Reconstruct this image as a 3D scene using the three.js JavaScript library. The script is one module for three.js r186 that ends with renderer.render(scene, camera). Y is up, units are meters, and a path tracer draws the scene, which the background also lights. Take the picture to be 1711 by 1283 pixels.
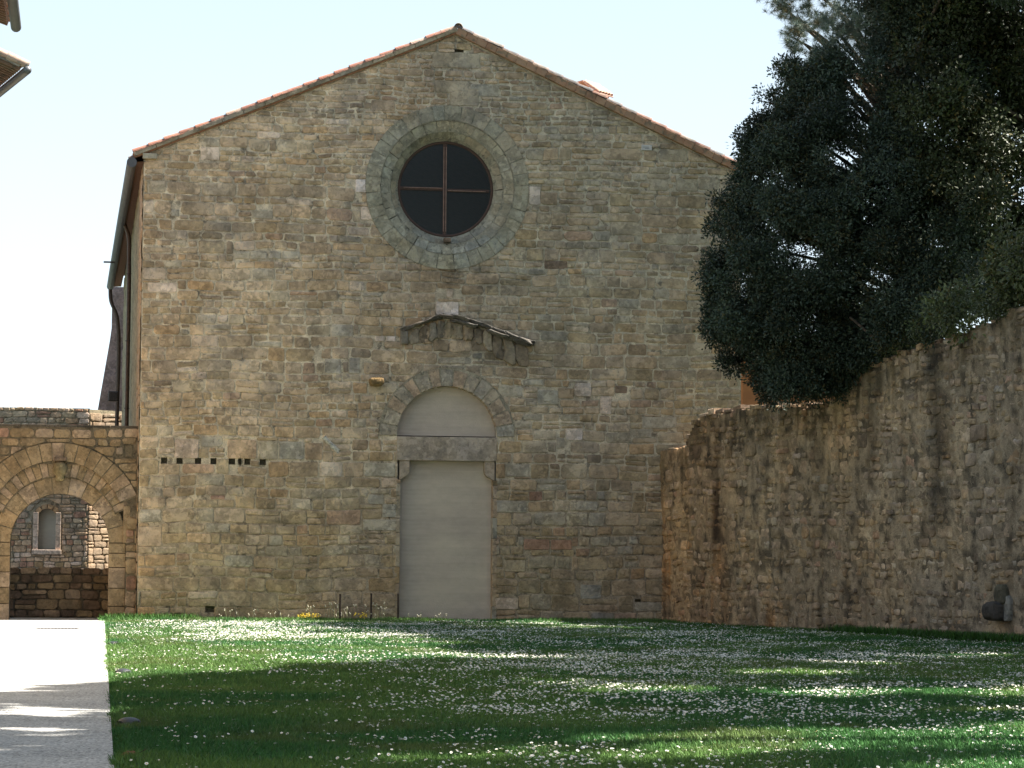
import * as THREE from 'three';
import { mergeGeometries } from 'three/addons/utils/BufferGeometryUtils.js';

// ------------------------------------------------------------------ camera, sky, sun, exposure
const scene = new THREE.Scene();
const EYE = new THREE.Vector3(-1.381, 1.6, 66.961);
const F = new THREE.Vector3(0.153455, 0.062442, -0.986181), R = new THREE.Vector3(0.988013, 0.007246, 0.154198), U = new THREE.Vector3(-0.016774, 0.998022, 0.060582);
const camera = new THREE.PerspectiveCamera(15.80, 4 / 3, 0.5, 1200);
camera.position.copy(EYE);
camera.quaternion.setFromRotationMatrix(new THREE.Matrix4().makeBasis(R, U, F.clone().negate()));
scene.add(camera);
const EXPO = 3.9;
const SUN_DIR = new THREE.Vector3(0.5736, 0.8192, -0.004).normalize();
const sun = new THREE.DirectionalLight(new THREE.Color(1, 0.94, 0.83), 4.3);
sun.position.copy(SUN_DIR).multiplyScalar(120); sun.castShadow = true; sun.shadow.radius = 1.0;
sun.shadow.mapSize.set(4096, 4096); sun.shadow.camera.left = -45; sun.shadow.camera.right = 45; sun.shadow.camera.top = 45; sun.shadow.camera.bottom = -45; sun.shadow.camera.far = 300;
scene.add(sun); scene.add(sun.target);
{ // clear spring sky: pale at the horizon, bluer overhead, a wide bright glow round the sun
  const W = 512, H = 256, d = new Float32Array(W * H * 4);
  for (let j = 0; j < H; j++) for (let i = 0; i < W; i++) {
    const up = ((j + 0.5) / H - 0.5) * Math.PI, az = ((i + 0.5) / W - 0.5) * 2 * Math.PI;
    const x = Math.cos(az) * Math.cos(up), y = Math.sin(up), z = Math.sin(az) * Math.cos(up);
    const c = x * SUN_DIR.x + y * SUN_DIR.y + z * SUN_DIR.z, t = Math.exp(-Math.max(0, y) * 4.0);
    const glow = 0.5 * Math.exp(-(1 - c) * 5);
    const k = 0.97 / EXPO;
    const zen = [0.37, 0.53, 0.76], hor = [1.38, 1.60, 1.70];
    for (let n = 0; n < 3; n++) d[(j * W + i) * 4 + n] = k * (zen[n] + (hor[n] - zen[n]) * t + glow);
    d[(j * W + i) * 4 + 3] = 1;
  }
  const sky = new THREE.DataTexture(d, W, H, THREE.RGBAFormat, THREE.FloatType);
  sky.mapping = THREE.EquirectangularReflectionMapping; sky.magFilter = THREE.LinearFilter; sky.needsUpdate = true;
  scene.background = sky; scene.environment = sky;
}

// ------------------------------------------------------------------ helpers
function rng(seed) { let a = seed >>> 0; return () => { a = (a + 0x6D2B79F5) | 0; let t = Math.imul(a ^ (a >>> 15), 1 | a); t = (t + Math.imul(t ^ (t >>> 7), 61 | t)) ^ t; return ((t ^ (t >>> 14)) >>> 0) / 4294967296; }; }
const FL = Math.floor, MIX = (a, b, t) => a + (b - a) * t, CL = (x, a = 0, b = 1) => Math.min(b, Math.max(a, x));
const SS = (a, b, x) => { const t = CL((x - a) / (b - a)); return t * t * (3 - 2 * t); };
function hash(x, y, z) { let h = Math.imul(x, 374761393) ^ Math.imul(y, 668265263) ^ Math.imul(z, 2147483647 ^ 0x5bd1e995); h = Math.imul(h ^ (h >>> 13), 1274126177); return ((h ^ (h >>> 16)) >>> 0) / 4294967296; }
function noise(x, y, z = 0, p = 0) {              // value noise, 0..1; p: period
  const a = FL(x), b = FL(y), c = FL(z); let u = x - a, v = y - b, w = z - c; u = u * u * (3 - 2 * u); v = v * v * (3 - 2 * v); w = w * w * (3 - 2 * w);
  const m = (i) => p ? ((i % p) + p) % p : i, a0 = m(a), a1 = m(a + 1), b0 = m(b), b1 = m(b + 1);
  const l = (k) => MIX(MIX(hash(a0, b0, k), hash(a1, b0, k), u), MIX(hash(a0, b1, k), hash(a1, b1, k), u), v);
  return w === 0 ? l(c) : MIX(l(c), l(c + 1), w);
}
function fbm(x, y, z = 0, o = 4, p = 0) { let s = 0, a = 0.5, n = 0; for (let i = 0; i < o; i++) { s += a * noise(x, y, z + i * 17, p); n += a; a *= 0.5; x *= 2; y *= 2; p *= 2; } return s / n; }
const sn = (x, y, z = 0) => noise(x, y, z) * 2 - 1;
const taken = {};
function numbered(n) { taken[n] = (taken[n] ?? -1) + 1; return taken[n] ? n + '_' + String(taken[n]).padStart(3, '0') : n; }
function tag(o, label, category, group, kind) { if (label) o.userData.label = label; if (category) o.userData.category = category; if (group) o.userData.group = group; if (kind) o.userData.kind = kind; return o; }
function thing(name, label, category, pos = [0, 0, 0], turn = 0, group) { const o = new THREE.Group(); o.name = numbered(name); o.position.set(...pos); o.rotation.y = turn; scene.add(o); return tag(o, label, category, group); }
function mesh(name, geo, mat, parent = scene) { const m = new THREE.Mesh(geo, mat); m.castShadow = m.receiveShadow = true; m.name = numbered((parent === scene ? '' : '') + name); parent.add(m); return m; }
function structure(name, geo, mat) { return tag(mesh(name, geo, mat), null, null, null, 'structure'); }
// place from a picture point (photo pixels) to the plane z = const, the height y = const, or the ground
function ray(px, py) { return F.clone().multiplyScalar(4622.93).addScaledVector(R, px - 855.5).addScaledVector(U, -(py - 641.5)); }
function PZ(px, py, z = 0) { const d = ray(px, py); return EYE.clone().addScaledVector(d, (z - EYE.z) / d.z); }
function PY(px, py, y = 0) { const d = ray(px, py); return EYE.clone().addScaledVector(d, (y - EYE.y) / d.y); }
function geo(pos, idx, col, uv) {
  const g = new THREE.BufferGeometry(); g.setAttribute('position', new THREE.Float32BufferAttribute(pos, 3));
  if (col) g.setAttribute('color', new THREE.Float32BufferAttribute(col, 3)); if (uv) g.setAttribute('uv', new THREE.Float32BufferAttribute(uv, 2));
  g.setIndex(idx); g.computeVertexNormals(); return g;
}
function paint(g, c, v = 0, seed = 1) {           // vertex colours (one tone, a little mottled) and metre uv where they are missing
  const p = g.attributes.position, col = new Float32Array(p.count * 3);
  for (let i = 0; i < p.count; i++) { const k = 1 + v * (fbm(p.getX(i) * 3 + seed, p.getY(i) * 3, p.getZ(i) * 3, 3) - 0.5) * 2; for (let n = 0; n < 3; n++) col[i * 3 + n] = c[n] * k; }
  g.setAttribute('color', new THREE.BufferAttribute(col, 3)); return g;
}
function boxUV(g) {                                // uv in metres by the way each face points
  g = g.index ? g.toNonIndexed() : g; const p = g.attributes.position; g.computeVertexNormals(); const n = g.attributes.normal, uv = new Float32Array(p.count * 2);
  for (let i = 0; i < p.count; i++) { const f = 3 * FL(i / 3) , ax = Math.abs(n.getX(f)), ay = Math.abs(n.getY(f)), az = Math.abs(n.getZ(f)), X = p.getX(i), Y = p.getY(i), Z = p.getZ(i);
    uv[i * 2] = ax > ay && ax > az ? Z : X; uv[i * 2 + 1] = ay >= ax && ay >= az ? Z : Y; }
  g.setAttribute('uv', new THREE.BufferAttribute(uv, 2)); return g;
}
function box(w, h, d, x = 0, y = 0, z = 0, c = null) { const g = boxUV(new THREE.BoxGeometry(w, h, d).translate(x, y, z)); return c ? paint(g, c, 0.15, x + y) : g; }
function bevelBox(w, h, d, b = 0.01) {             // box with rounded-off edges
  const s = new THREE.Shape(); s.moveTo(-w / 2 + b, -h / 2 + b); s.lineTo(w / 2 - b, -h / 2 + b); s.lineTo(w / 2 - b, h / 2 - b); s.lineTo(-w / 2 + b, h / 2 - b); s.closePath();
  return new THREE.ExtrudeGeometry(s, { depth: d - 2 * b, bevelEnabled: true, bevelThickness: b, bevelSize: b, bevelSegments: 2 }).translate(0, 0, -d / 2 + b);
}
function rock(w, h, d, seed, k = 0.5, rough = 0.12) {   // rounded weathered block
  const g = new THREE.IcosahedronGeometry(1, 4), p = g.attributes.position, e = (t) => Math.sign(t) * Math.pow(Math.abs(t), k);
  for (let i = 0; i < p.count; i++) { const x = p.getX(i), y = p.getY(i), z = p.getZ(i), n = 1 + rough * (fbm(x * 1.6 + seed + 9, y * 1.6 + 9, z * 1.6 + 9, 3) - 0.5) * 2; p.setXYZ(i, e(x) * n * w / 2, e(y) * n * h / 2, e(z) * n * d / 2); }
  g.deleteAttribute('uv'); g.deleteAttribute('normal'); return boxUVsmooth(g);
}
function boxUVsmooth(g) { const q = boxUV(g); const m = new Map(), p = q.attributes.position, n = q.attributes.normal, key = (i) => p.getX(i).toFixed(4) + p.getY(i).toFixed(4) + p.getZ(i).toFixed(4); for (let i = 0; i < p.count; i++) { const k = key(i), v = m.get(k) ?? new THREE.Vector3(); v.x += n.getX(i); v.y += n.getY(i); v.z += n.getZ(i); m.set(k, v); } for (let i = 0; i < p.count; i++) { const v = m.get(key(i)), l = v.length() || 1; n.setXYZ(i, v.x / l, v.y / l, v.z / l); } return q; }
function tube(pts, r0, r1, seg = 6, sides = 7) {   // tapered tube along points
  const c = new THREE.CatmullRomCurve3(pts.map((p) => p.isVector3 ? p : new THREE.Vector3(...p))), n = Math.max(2, seg * (pts.length - 1)), fr = c.computeFrenetFrames(n, false), pos = [], idx = [], uv = [];
  for (let i = 0; i <= n; i++) { const p = c.getPoint(i / n), r = MIX(r0, r1, i / n); for (let j = 0; j <= sides; j++) { const a = j / sides * 2 * Math.PI, q = p.clone().addScaledVector(fr.normals[i], Math.cos(a) * r).addScaledVector(fr.binormals[i], Math.sin(a) * r); pos.push(q.x, q.y, q.z); uv.push(j / sides * r0 * 6, i / n * c.getLength()); } }
  for (let i = 0; i < n; i++) for (let j = 0; j < sides; j++) { const a = i * (sides + 1) + j, b = a + sides + 1; idx.push(a, b, a + 1, a + 1, b, b + 1); }
  return geo(pos, idx, null, uv);
}
const merge = (l) => mergeGeometries(l.map((g) => { const q = g.index ? g.toNonIndexed() : g; for (const k of Object.keys(q.attributes)) if (!['position', 'normal', 'uv', 'color'].includes(k)) q.deleteAttribute(k); return q; }));

// ------------------------------------------------------------------ textures (surface grain only)
function tex(size, metres, fn, colour) {
  const d = new Uint8Array(size * size * 4), o = [0, 0, 0];
  for (let j = 0; j < size; j++) for (let i = 0; i < size; i++) { fn(i / size, j / size, o); const k = (j * size + i) * 4; for (let n = 0; n < 3; n++) d[k + n] = 255 * (colour ? Math.pow(CL(o[n]), 1 / 2.2) : CL(o[n])); d[k + 3] = 255; }
  const t = new THREE.DataTexture(d, size, size); t.wrapS = t.wrapT = THREE.RepeatWrapping; t.magFilter = THREE.LinearFilter; t.minFilter = THREE.LinearMipmapLinearFilter; t.generateMipmaps = true;
  if (colour) t.colorSpace = THREE.SRGBColorSpace; t.repeat.set(1 / metres, 1 / metres); t.needsUpdate = true; return t;
}
const stoneMap = tex(1024, 3.1, (u, v, o) => {
  const a = fbm(u * 9, v * 9, 3, 5, 9), b = fbm(u * 60, v * 60, 9, 3, 60), c = fbm(u * 5, v * 5, 21, 4, 5), sp = noise(u * 170, v * 170, 5, 170), lich = SS(0.56, 0.64, fbm(u * 22, v * 22, 33, 5, 22));
  const k = 0.42 + 0.70 * a + 0.42 * (b - 0.5) - 0.34 * SS(0.84, 0.97, sp) + 0.24 * lich + 0.34 * SS(0.60, 0.66, fbm(u * 40, v * 40, 77, 4, 40)) * SS(0.46, 0.56, fbm(u * 6, v * 6, 88, 3, 6)), h = (c - 0.5) * 0.22;
  o[0] = k * (0.93 + h); o[1] = k * (0.93 + h * 0.3); o[2] = k * (0.93 - h * 1.1) + 0.03 * lich;
}, true);
const stoneBump = tex(1024, 3.1, (u, v, o) => { const a = fbm(u * 22, v * 22, 3, 4, 22), b = fbm(u * 90, v * 90, 9, 3, 90), p = SS(0.68, 0.85, noise(u * 70, v * 70, 2, 70)); o[0] = o[1] = o[2] = CL(0.25 + 0.6 * a + 0.35 * (b - 0.5) - 0.4 * p); });
const mortarMap = tex(512, 1.7, (u, v, o) => { const a = fbm(u * 12, v * 12, 3, 4, 12), b = fbm(u * 80, v * 80, 9, 2, 80), d = SS(0.6, 0.72, fbm(u * 18, v * 18, 40, 4, 18)); const k = 0.62 + 0.5 * (a - 0.5) + 0.35 * (b - 0.5) - 0.25 * d; o[0] = k * 1.0; o[1] = k * 0.98; o[2] = k * 0.95; }, true);
const plasterMap = tex(1024, 3.7, (u, v, o) => { const a = fbm(u * 4, v * 6, 3, 5, 4), b = fbm(u * 30, v * 40, 19, 3, 30), s = fbm(u * 7, v * 70, 8, 3, 7); const k = 0.76 + 0.28 * (a - 0.5) + 0.09 * (b - 0.5) + 0.12 * (s - 0.5); o[0] = k; o[1] = k * (0.995 + 0.02 * (a - 0.5)); o[2] = k * (0.985 - 0.05 * (a - 0.5)); }, true);
const grainBump = tex(512, 0.9, (u, v, o) => { o[0] = o[1] = o[2] = fbm(u * 40, v * 40, 3, 4, 40); });
const turfMap = tex(1024, 7.3, (u, v, o) => { const a = fbm(u * 8, v * 8, 3, 5, 8), b = fbm(u * 90, v * 90, 9, 3, 90), d = SS(0.56, 0.68, fbm(u * 6, v * 6, 51, 5, 6)); const k = 0.5 + 0.9 * (a - 0.5) + 0.8 * (b - 0.5); o[0] = MIX(0.04, 0.11, d) * k * 1.4; o[1] = MIX(0.12, 0.13, d) * k * 1.4; o[2] = MIX(0.03, 0.065, d) * k * 1.4; }, true);
const gravelMap = tex(1024, 2.3, (u, v, o) => { const a = fbm(u * 6, v * 6, 3, 4, 6), b = noise(u * 190, v * 190, 9, 190), c = noise(u * 110, v * 110, 4, 110), e = noise(u * 260, v * 260, 14, 260); const k = 0.62 + 0.3 * (a - 0.5) + 0.55 * (b - 0.5) + 0.5 * (c - 0.5) + 0.3 * (e - 0.5); o[0] = k; o[1] = k * 0.985; o[2] = k * 0.955; }, true);
const barkMap = tex(512, 0.8, (u, v, o) => { const k = 0.5 + 1.0 * (fbm(u * 18, v * 4, 3, 4, 18) - 0.5); o[0] = k; o[1] = k * 0.95; o[2] = k * 0.9; }, true);
const tileMap = tex(512, 1.3, (u, v, o) => { const a = fbm(u * 9, v * 9, 3, 5, 9), l = SS(0.55, 0.66, fbm(u * 14, v * 14, 60, 4, 14)); const k = 0.55 + 0.7 * (a - 0.5) + 0.5; o[0] = k * MIX(1, 0.62, l); o[1] = k * MIX(0.9, 0.72, l); o[2] = k * MIX(0.85, 0.72, l); }, true);
const rustMap = tex(256, 0.5, (u, v, o) => { const k = 0.5 + 0.9 * fbm(u * 14, v * 14, 3, 4, 14) - 0.25; o[0] = k; o[1] = k * 0.8; o[2] = k * 0.7; }, true);

const S = (o) => new THREE.MeshStandardMaterial(o);
const M = {
  stone: S({ vertexColors: true, map: stoneMap, bumpMap: stoneBump, bumpScale: 0.014, roughness: 0.93 }),
  mortar: S({ vertexColors: true, map: mortarMap, bumpMap: grainBump, bumpScale: 0.012, roughness: 1 }),
  plaster: S({ color: new THREE.Color(0.68, 0.56, 0.455), map: plasterMap, bumpMap: grainBump, bumpScale: 0.004, roughness: 0.95 }),
  turf: S({ map: turfMap, bumpMap: grainBump, bumpScale: 0.03, roughness: 1 }), path: S({ map: gravelMap, color: new THREE.Color(0.66, 0.66, 0.66), bumpMap: grainBump, bumpScale: 0.008, roughness: 0.95 }),
  tile: S({ vertexColors: true, map: tileMap, bumpMap: grainBump, bumpScale: 0.006, roughness: 0.85 }),
  bark: S({ map: barkMap, color: new THREE.Color(0.16, 0.125, 0.095), bumpMap: barkMap, bumpScale: 0.02, roughness: 1 }),
  rust: S({ map: rustMap, color: new THREE.Color(0.10, 0.065, 0.052), roughness: 0.8 }),
  muntin: S({ map: rustMap, color: new THREE.Color(0.36, 0.28, 0.25), roughness: 0.8 }),
  iron: S({ map: rustMap, color: new THREE.Color(0.06, 0.05, 0.045), roughness: 0.6, metalness: 0.3 }),
  copper: S({ map: rustMap, color: new THREE.Color(0.10, 0.075, 0.06), roughness: 0.5, metalness: 0.4 }),
  slateGutter: S({ map: plasterMap, color: new THREE.Color(0.13, 0.13, 0.145), roughness: 0.7 }),
  gutter: S({ map: plasterMap, color: new THREE.Color(0.20, 0.20, 0.21), roughness: 0.5, metalness: 0.5 }),
  soffit: S({ map: rustMap, color: new THREE.Color(0.22, 0.135, 0.09), roughness: 0.95 }),
  dark: S({ color: new THREE.Color(0.03, 0.027, 0.024), roughness: 1 }),
  pane: new THREE.MeshPhysicalMaterial({ color: new THREE.Color(0.17, 0.19, 0.20), roughness: 0.24, transmission: 0.95, thickness: 0, ior: 1.45, specularIntensity: 1 }),
  render: S({ color: new THREE.Color(0.42, 0.34, 0.24), map: plasterMap, roughness: 0.95 }),
  terracotta: S({ color: new THREE.Color(0.42, 0.19, 0.085), map: plasterMap, roughness: 0.95 }),
  marble: S({ color: new THREE.Color(0.66, 0.63, 0.60), map: plasterMap, roughness: 0.6 }),
  lamp: S({ color: new THREE.Color(0.03, 0.033, 0.038), roughness: 0.5, metalness: 0.1 }),
  white: S({ color: new THREE.Color(0.8, 0.8, 0.8), roughness: 0.3 }),
  yellowPipe: S({ color: new THREE.Color(0.62, 0.52, 0.26), roughness: 0.6 }),
};

// ------------------------------------------------------------------ masonry
// Stones are polygons in (u, v) of a wall; depth w points out of the wall.
const area = (p) => { let s = 0; for (let i = 0; i < p.length; i++) { const a = p[i], b = p[(i + 1) % p.length]; s += a[0] * b[1] - b[0] * a[1]; } return s / 2; };
const mid = (p) => [p.reduce((s, q) => s + q[0], 0) / p.length, p.reduce((s, q) => s + q[1], 0) / p.length];
function cut(p, nx, ny, d) {                       // keep the side nx u + ny v <= d
  const o = []; for (let i = 0; i < p.length; i++) { const a = p[i], b = p[(i + 1) % p.length], da = nx * a[0] + ny * a[1] - d, db = nx * b[0] + ny * b[1] - d; if (da <= 0) o.push(a); if ((da < 0) !== (db < 0) && da !== db) { const t = da / (da - db); o.push([MIX(a[0], b[0], t), MIX(a[1], b[1], t)]); } } return o;
}
function outRect(p, u0, v0, u1, v1) {
  if (p.every((q) => q[0] <= u0) || p.every((q) => q[0] >= u1) || p.every((q) => q[1] <= v0) || p.every((q) => q[1] >= v1)) return p;
  let best = []; for (const h of [[1, 0, u0], [-1, 0, -u1], [0, 1, v0], [0, -1, -v1]]) { const c = cut(p, ...h); if (c.length > 2 && (best.length < 3 || area(c) > area(best))) best = c; } return best;
}
function outDisc(p, cu, cv, r, above = -1e9) {
  const m = mid(p); if (m[1] < above) return p; let near = p.some((q) => Math.hypot(q[0] - cu, q[1] - cv) < r); if (!near) return p;
  const a = Math.atan2(m[1] - cv, m[0] - cu); return cut(p, -Math.cos(a), -Math.sin(a), -(r + Math.cos(a) * cu + Math.sin(a) * cv));
}
function courses({ u0, u1, v0, v1, rowH, len, wave = 0.03, rand, shape, gap = 0.012 }) {
  const out = []; let v = v0, row = 0; const wv = (u, y) => y + wave * (sn(u * 0.55, y * 0.6, 7) + 0.5 * sn(u * 1.7, y * 1.3, 11));
  while (v < v1) {
    const h = rowH(v, row, rand); let u = u0 - rand() * 0.4; row++;
    while (u < u1) {
      const L = len(v, h, rand, u), a = u, b = u + L; u = b;
      const put = (x0, y0, x1, y1) => { const g = gap * (0.5 + rand()), p = [[x0 + g, wv(x0, y0) + g], [x1 - g, wv(x1, y0) + g], [x1 - g, wv(x1, y1) - g], [x0 + g, wv(x0, y1) - g]]; for (const q of p) { q[0] += (rand() - 0.5) * 0.034; q[1] += (rand() - 0.5) * 0.026; }
        let q = cut(cut(p, -1, 0, -u0), 1, 0, u1); q = shape(q); if (q && q.length > 2 && area(q) > 0.006) out.push(q); };
      const k = rand();
      if (h > 0.21 && k < 0.16) { const m = MIX(0.38, 0.62, rand()); put(a, v, b, v + h * m); put(a, v + h * m, b, v + h); }
      else if (h > 0.25 && L > 0.4 && k < 0.24) { const m = MIX(0.4, 0.6, rand()), n = a + L * MIX(0.4, 0.6, rand()); put(a, v, b, v + h * m); put(a, v + h * m, n, v + h); put(n, v + h * m, b, v + h); }
      else put(a, v, b, v + h);
    }
    v += h;
  }
  return out;
}
function stoneGeo(p, { w = 0.012, bev = 0.02, back = -0.035, wob = 0.010, tint, rand, relief = 0.008, step = 0.17, cround = 0.16, shade }) {
  const c = mid(p), n = p.length, o = [], size = Math.sqrt(Math.abs(area(p)));
  for (let i = 0; i < n; i++) {
    const a = p[i], b = p[(i + 1) % n], L = Math.hypot(b[0] - a[0], b[1] - a[1]), k = CL(Math.round(L / step), 1, 4);
    const cr = Math.min(cround * size, L * 0.3) / L; o.push([MIX(a[0], b[0], cr), MIX(a[1], b[1], cr)]);
    for (let j = 1; j < k; j++) { const t = j / k; if (t > cr + 0.08 && t < 1 - cr - 0.08) o.push([MIX(a[0], b[0], t), MIX(a[1], b[1], t)]); }
    o.push([MIX(a[0], b[0], 1 - cr), MIX(a[1], b[1], 1 - cr)]);
  }
  for (const q of o) { const s = wob * (rand() - 0.5) * 2, d = Math.hypot(q[0] - c[0], q[1] - c[1]) || 1; q[0] += (q[0] - c[0]) / d * s; q[1] += (q[1] - c[1]) / d * s; }
  const m = o.length, pos = [], col = [], uv = [], idx = [], b = Math.min(bev, size * 0.2), tl = (rand() - 0.5) * relief, tm = (rand() - 0.5) * relief;
  const put = (u, v, d) => { pos.push(u, v, d); uv.push(u, v); const k = (shade ? shade(u, v) : [1, 1, 1]); for (let i = 0; i < 3; i++) col.push(tint[i] * k[i]); };
  const rings = [[0, back], [b * 0.3, w - b * 0.4], [b, w]];
  for (const [ins, d] of rings) for (const q of o) { const D = Math.hypot(q[0] - c[0], q[1] - c[1]) || 1, f = Math.max(0.1, 1 - ins / D); const z = ins >= b ? d + (rand() - 0.5) * relief + ((q[0] - c[0]) * tl + (q[1] - c[1]) * tm) / size : d; put(c[0] + (q[0] - c[0]) * f, c[1] + (q[1] - c[1]) * f, z); }
  put(c[0], c[1], w + relief * 0.6 * rand());
  for (let r = 0; r < 2; r++) for (let i = 0; i < m; i++) { const a = r * m + i, d = r * m + (i + 1) % m; idx.push(a, d, a + m, d, d + m, a + m); }
  for (let i = 0; i < m; i++) idx.push(2 * m + i, 2 * m + (i + 1) % m, 3 * m);
  return geo(pos, idx, col, uv);
}
// ring segment stone: between radii r0, r1 and angles a0, a1 (radians), front depth w0 at r0 and w1 at r1
function wedge(cx, cy, r0, r1, a0, a1, w0, w1, back, tint, rand, g = 0.008) {
  const pos = [], col = [], uv = [], idx = [], N = 4, T = 3, ga = g / ((r0 + r1) / 2), J = () => (rand() - 0.5) * 0.006; a0 += ga; a1 -= ga; r0 += g * 0.5; r1 -= g * 0.5;
  const put = (r, a, w) => { const x = cx + Math.cos(a) * r, y = cy + Math.sin(a) * r; pos.push(x, y, w); uv.push(x, y); const k = 0.92 + 0.16 * rand(); col.push(tint[0] * k, tint[1] * k, tint[2] * k); };
  const grid = (f, n, m) => { const s = pos.length / 3; for (let i = 0; i <= n; i++) for (let j = 0; j <= m; j++) f(i / n, j / m); for (let i = 0; i < n; i++) for (let j = 0; j < m; j++) { const q = s + i * (m + 1) + j; idx.push(q, q + m + 1, q + 1, q + 1, q + m + 1, q + m + 2); } };
  const e = 0.012, at = (s, t) => [MIX(r0 + e, r1 - e, s), MIX(a1 - e / r1, a0 + e / r1, t)];
  grid((s, t) => { const [r, a] = at(s, t); put(r, a, MIX(w0, w1, s) + J()); }, T, N);
  const rim = (d, f) => { grid((s, t) => f(s, t), 1, N); };
  rim(0, (s, t) => put(s ? r0 + e : r0, MIX(a1, a0, t), s ? w0 : Math.min(w0, w1) + (w0 > back ? back - Math.min(w0, w1) : 0)));
  rim(0, (s, t) => put(s ? r1 : r1 - e, MIX(a1, a0, t), s ? back : w1));
  const side = (a, ai, fl) => { const s = pos.length / 3; for (let i = 0; i <= T; i++) { const k = i / T; put(MIX(r0, r1, k), a, back); put(MIX(r0 + e, r1 - e, k), ai, MIX(w0, w1, k)); } for (let i = 0; i < T; i++) { const q = s + i * 2; fl ? idx.push(q, q + 1, q + 2, q + 1, q + 3, q + 2) : idx.push(q, q + 2, q + 1, q + 1, q + 2, q + 3); } };
  side(a0, a0 + e / r1, 0); side(a1, a1 - e / r1, 1);
  return geo(pos, idx, col, uv);
}
function sheet(u0, u1, v0, v1, cell, keep, w, tint) {   // bumpy mortar sheet
  const nx = Math.round((u1 - u0) / cell), ny = Math.round((v1 - v0) / cell), pos = [], col = [], uv = [], idx = [];
  for (let j = 0; j <= ny; j++) for (let i = 0; i <= nx; i++) { const u = u0 + (u1 - u0) * i / nx, v = v0 + (v1 - v0) * j / ny; pos.push(u, v, w(u, v)); uv.push(u, v); col.push(...tint(u, v)); }
  for (let j = 0; j < ny; j++) for (let i = 0; i < nx; i++) { if (!keep(u0 + (u1 - u0) * (i + 0.5) / nx, v0 + (v1 - v0) * (j + 0.5) / ny)) continue; const a = j * (nx + 1) + i, b = a + nx + 1; idx.push(a, a + 1, b, a + 1, b + 1, b); }
  return geo(pos, idx, col, uv);
}
function layStones(polys, parent, opt, name = 'stone', most = 296) {   // the largest as parts, the small rest as one part
  polys.sort((a, b) => b.a - a.a); const rest = [];
  polys.forEach((q, i) => { const g = stoneGeo(q.p, { ...opt, ...q.o }); if (i < most) mesh(name, g, M.stone, parent); else rest.push(g); });
  if (rest.length) tag(mesh('small_' + name + 's', merge(rest), M.stone, parent), null, null, null, 'stuff');
}
const COL = { beige: [0.523, 0.370, 0.252], khaki: [0.457, 0.325, 0.217], grey: [0.454, 0.360, 0.257], blue: [0.430, 0.363, 0.283], brown: [0.380, 0.266, 0.152], ochre: [0.474, 0.287, 0.151], dark: [0.242, 0.162, 0.109], pale: [0.639, 0.484, 0.380], red: [0.408, 0.236, 0.160], white: [0.770, 0.623, 0.541] };
const jit = (c, r, a = 0.12) => { const k = 1 + (r() - 0.5) * 2 * a, h = (r() - 0.5) * 0.06; return [c[0] * k * (1 + h), c[1] * k, c[2] * k * (1 - h)]; };
function pick(list, r) { let s = 0; for (const q of list) s += q[1]; let k = r() * s; for (const q of list) { k -= q[1]; if (k <= 0) return COL[q[0]]; } return COL.beige; }

// ------------------------------------------------------------------ the ground
{
  const g = new THREE.PlaneGeometry(700, 700, 1, 1).rotateX(-Math.PI / 2); const uv = g.attributes.uv; for (let i = 0; i < uv.count; i++) uv.setXY(i, g.attributes.position.getX(i), g.attributes.position.getZ(i));
  structure('lawn', g, M.turf);
  const s = new THREE.Shape([[-0.76, 0.3], [-1.10, 46], [-1.13, 66], [-3.5, 66], [-3.5, 0.3]].map((q) => new THREE.Vector2(q[0], -q[1])));
  const p = new THREE.ShapeGeometry(s).rotateX(-Math.PI / 2).translate(0, 0.03, 0); const pu = p.attributes.uv; for (let i = 0; i < pu.count; i++) pu.setXY(i, p.attributes.position.getX(i), p.attributes.position.getZ(i));
  structure('path', p, M.path);
  const y = new THREE.PlaneGeometry(12, 44).rotateX(-Math.PI / 2).translate(-6, 0.012, -22); structure('courtyard', y, M.path);
}

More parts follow.
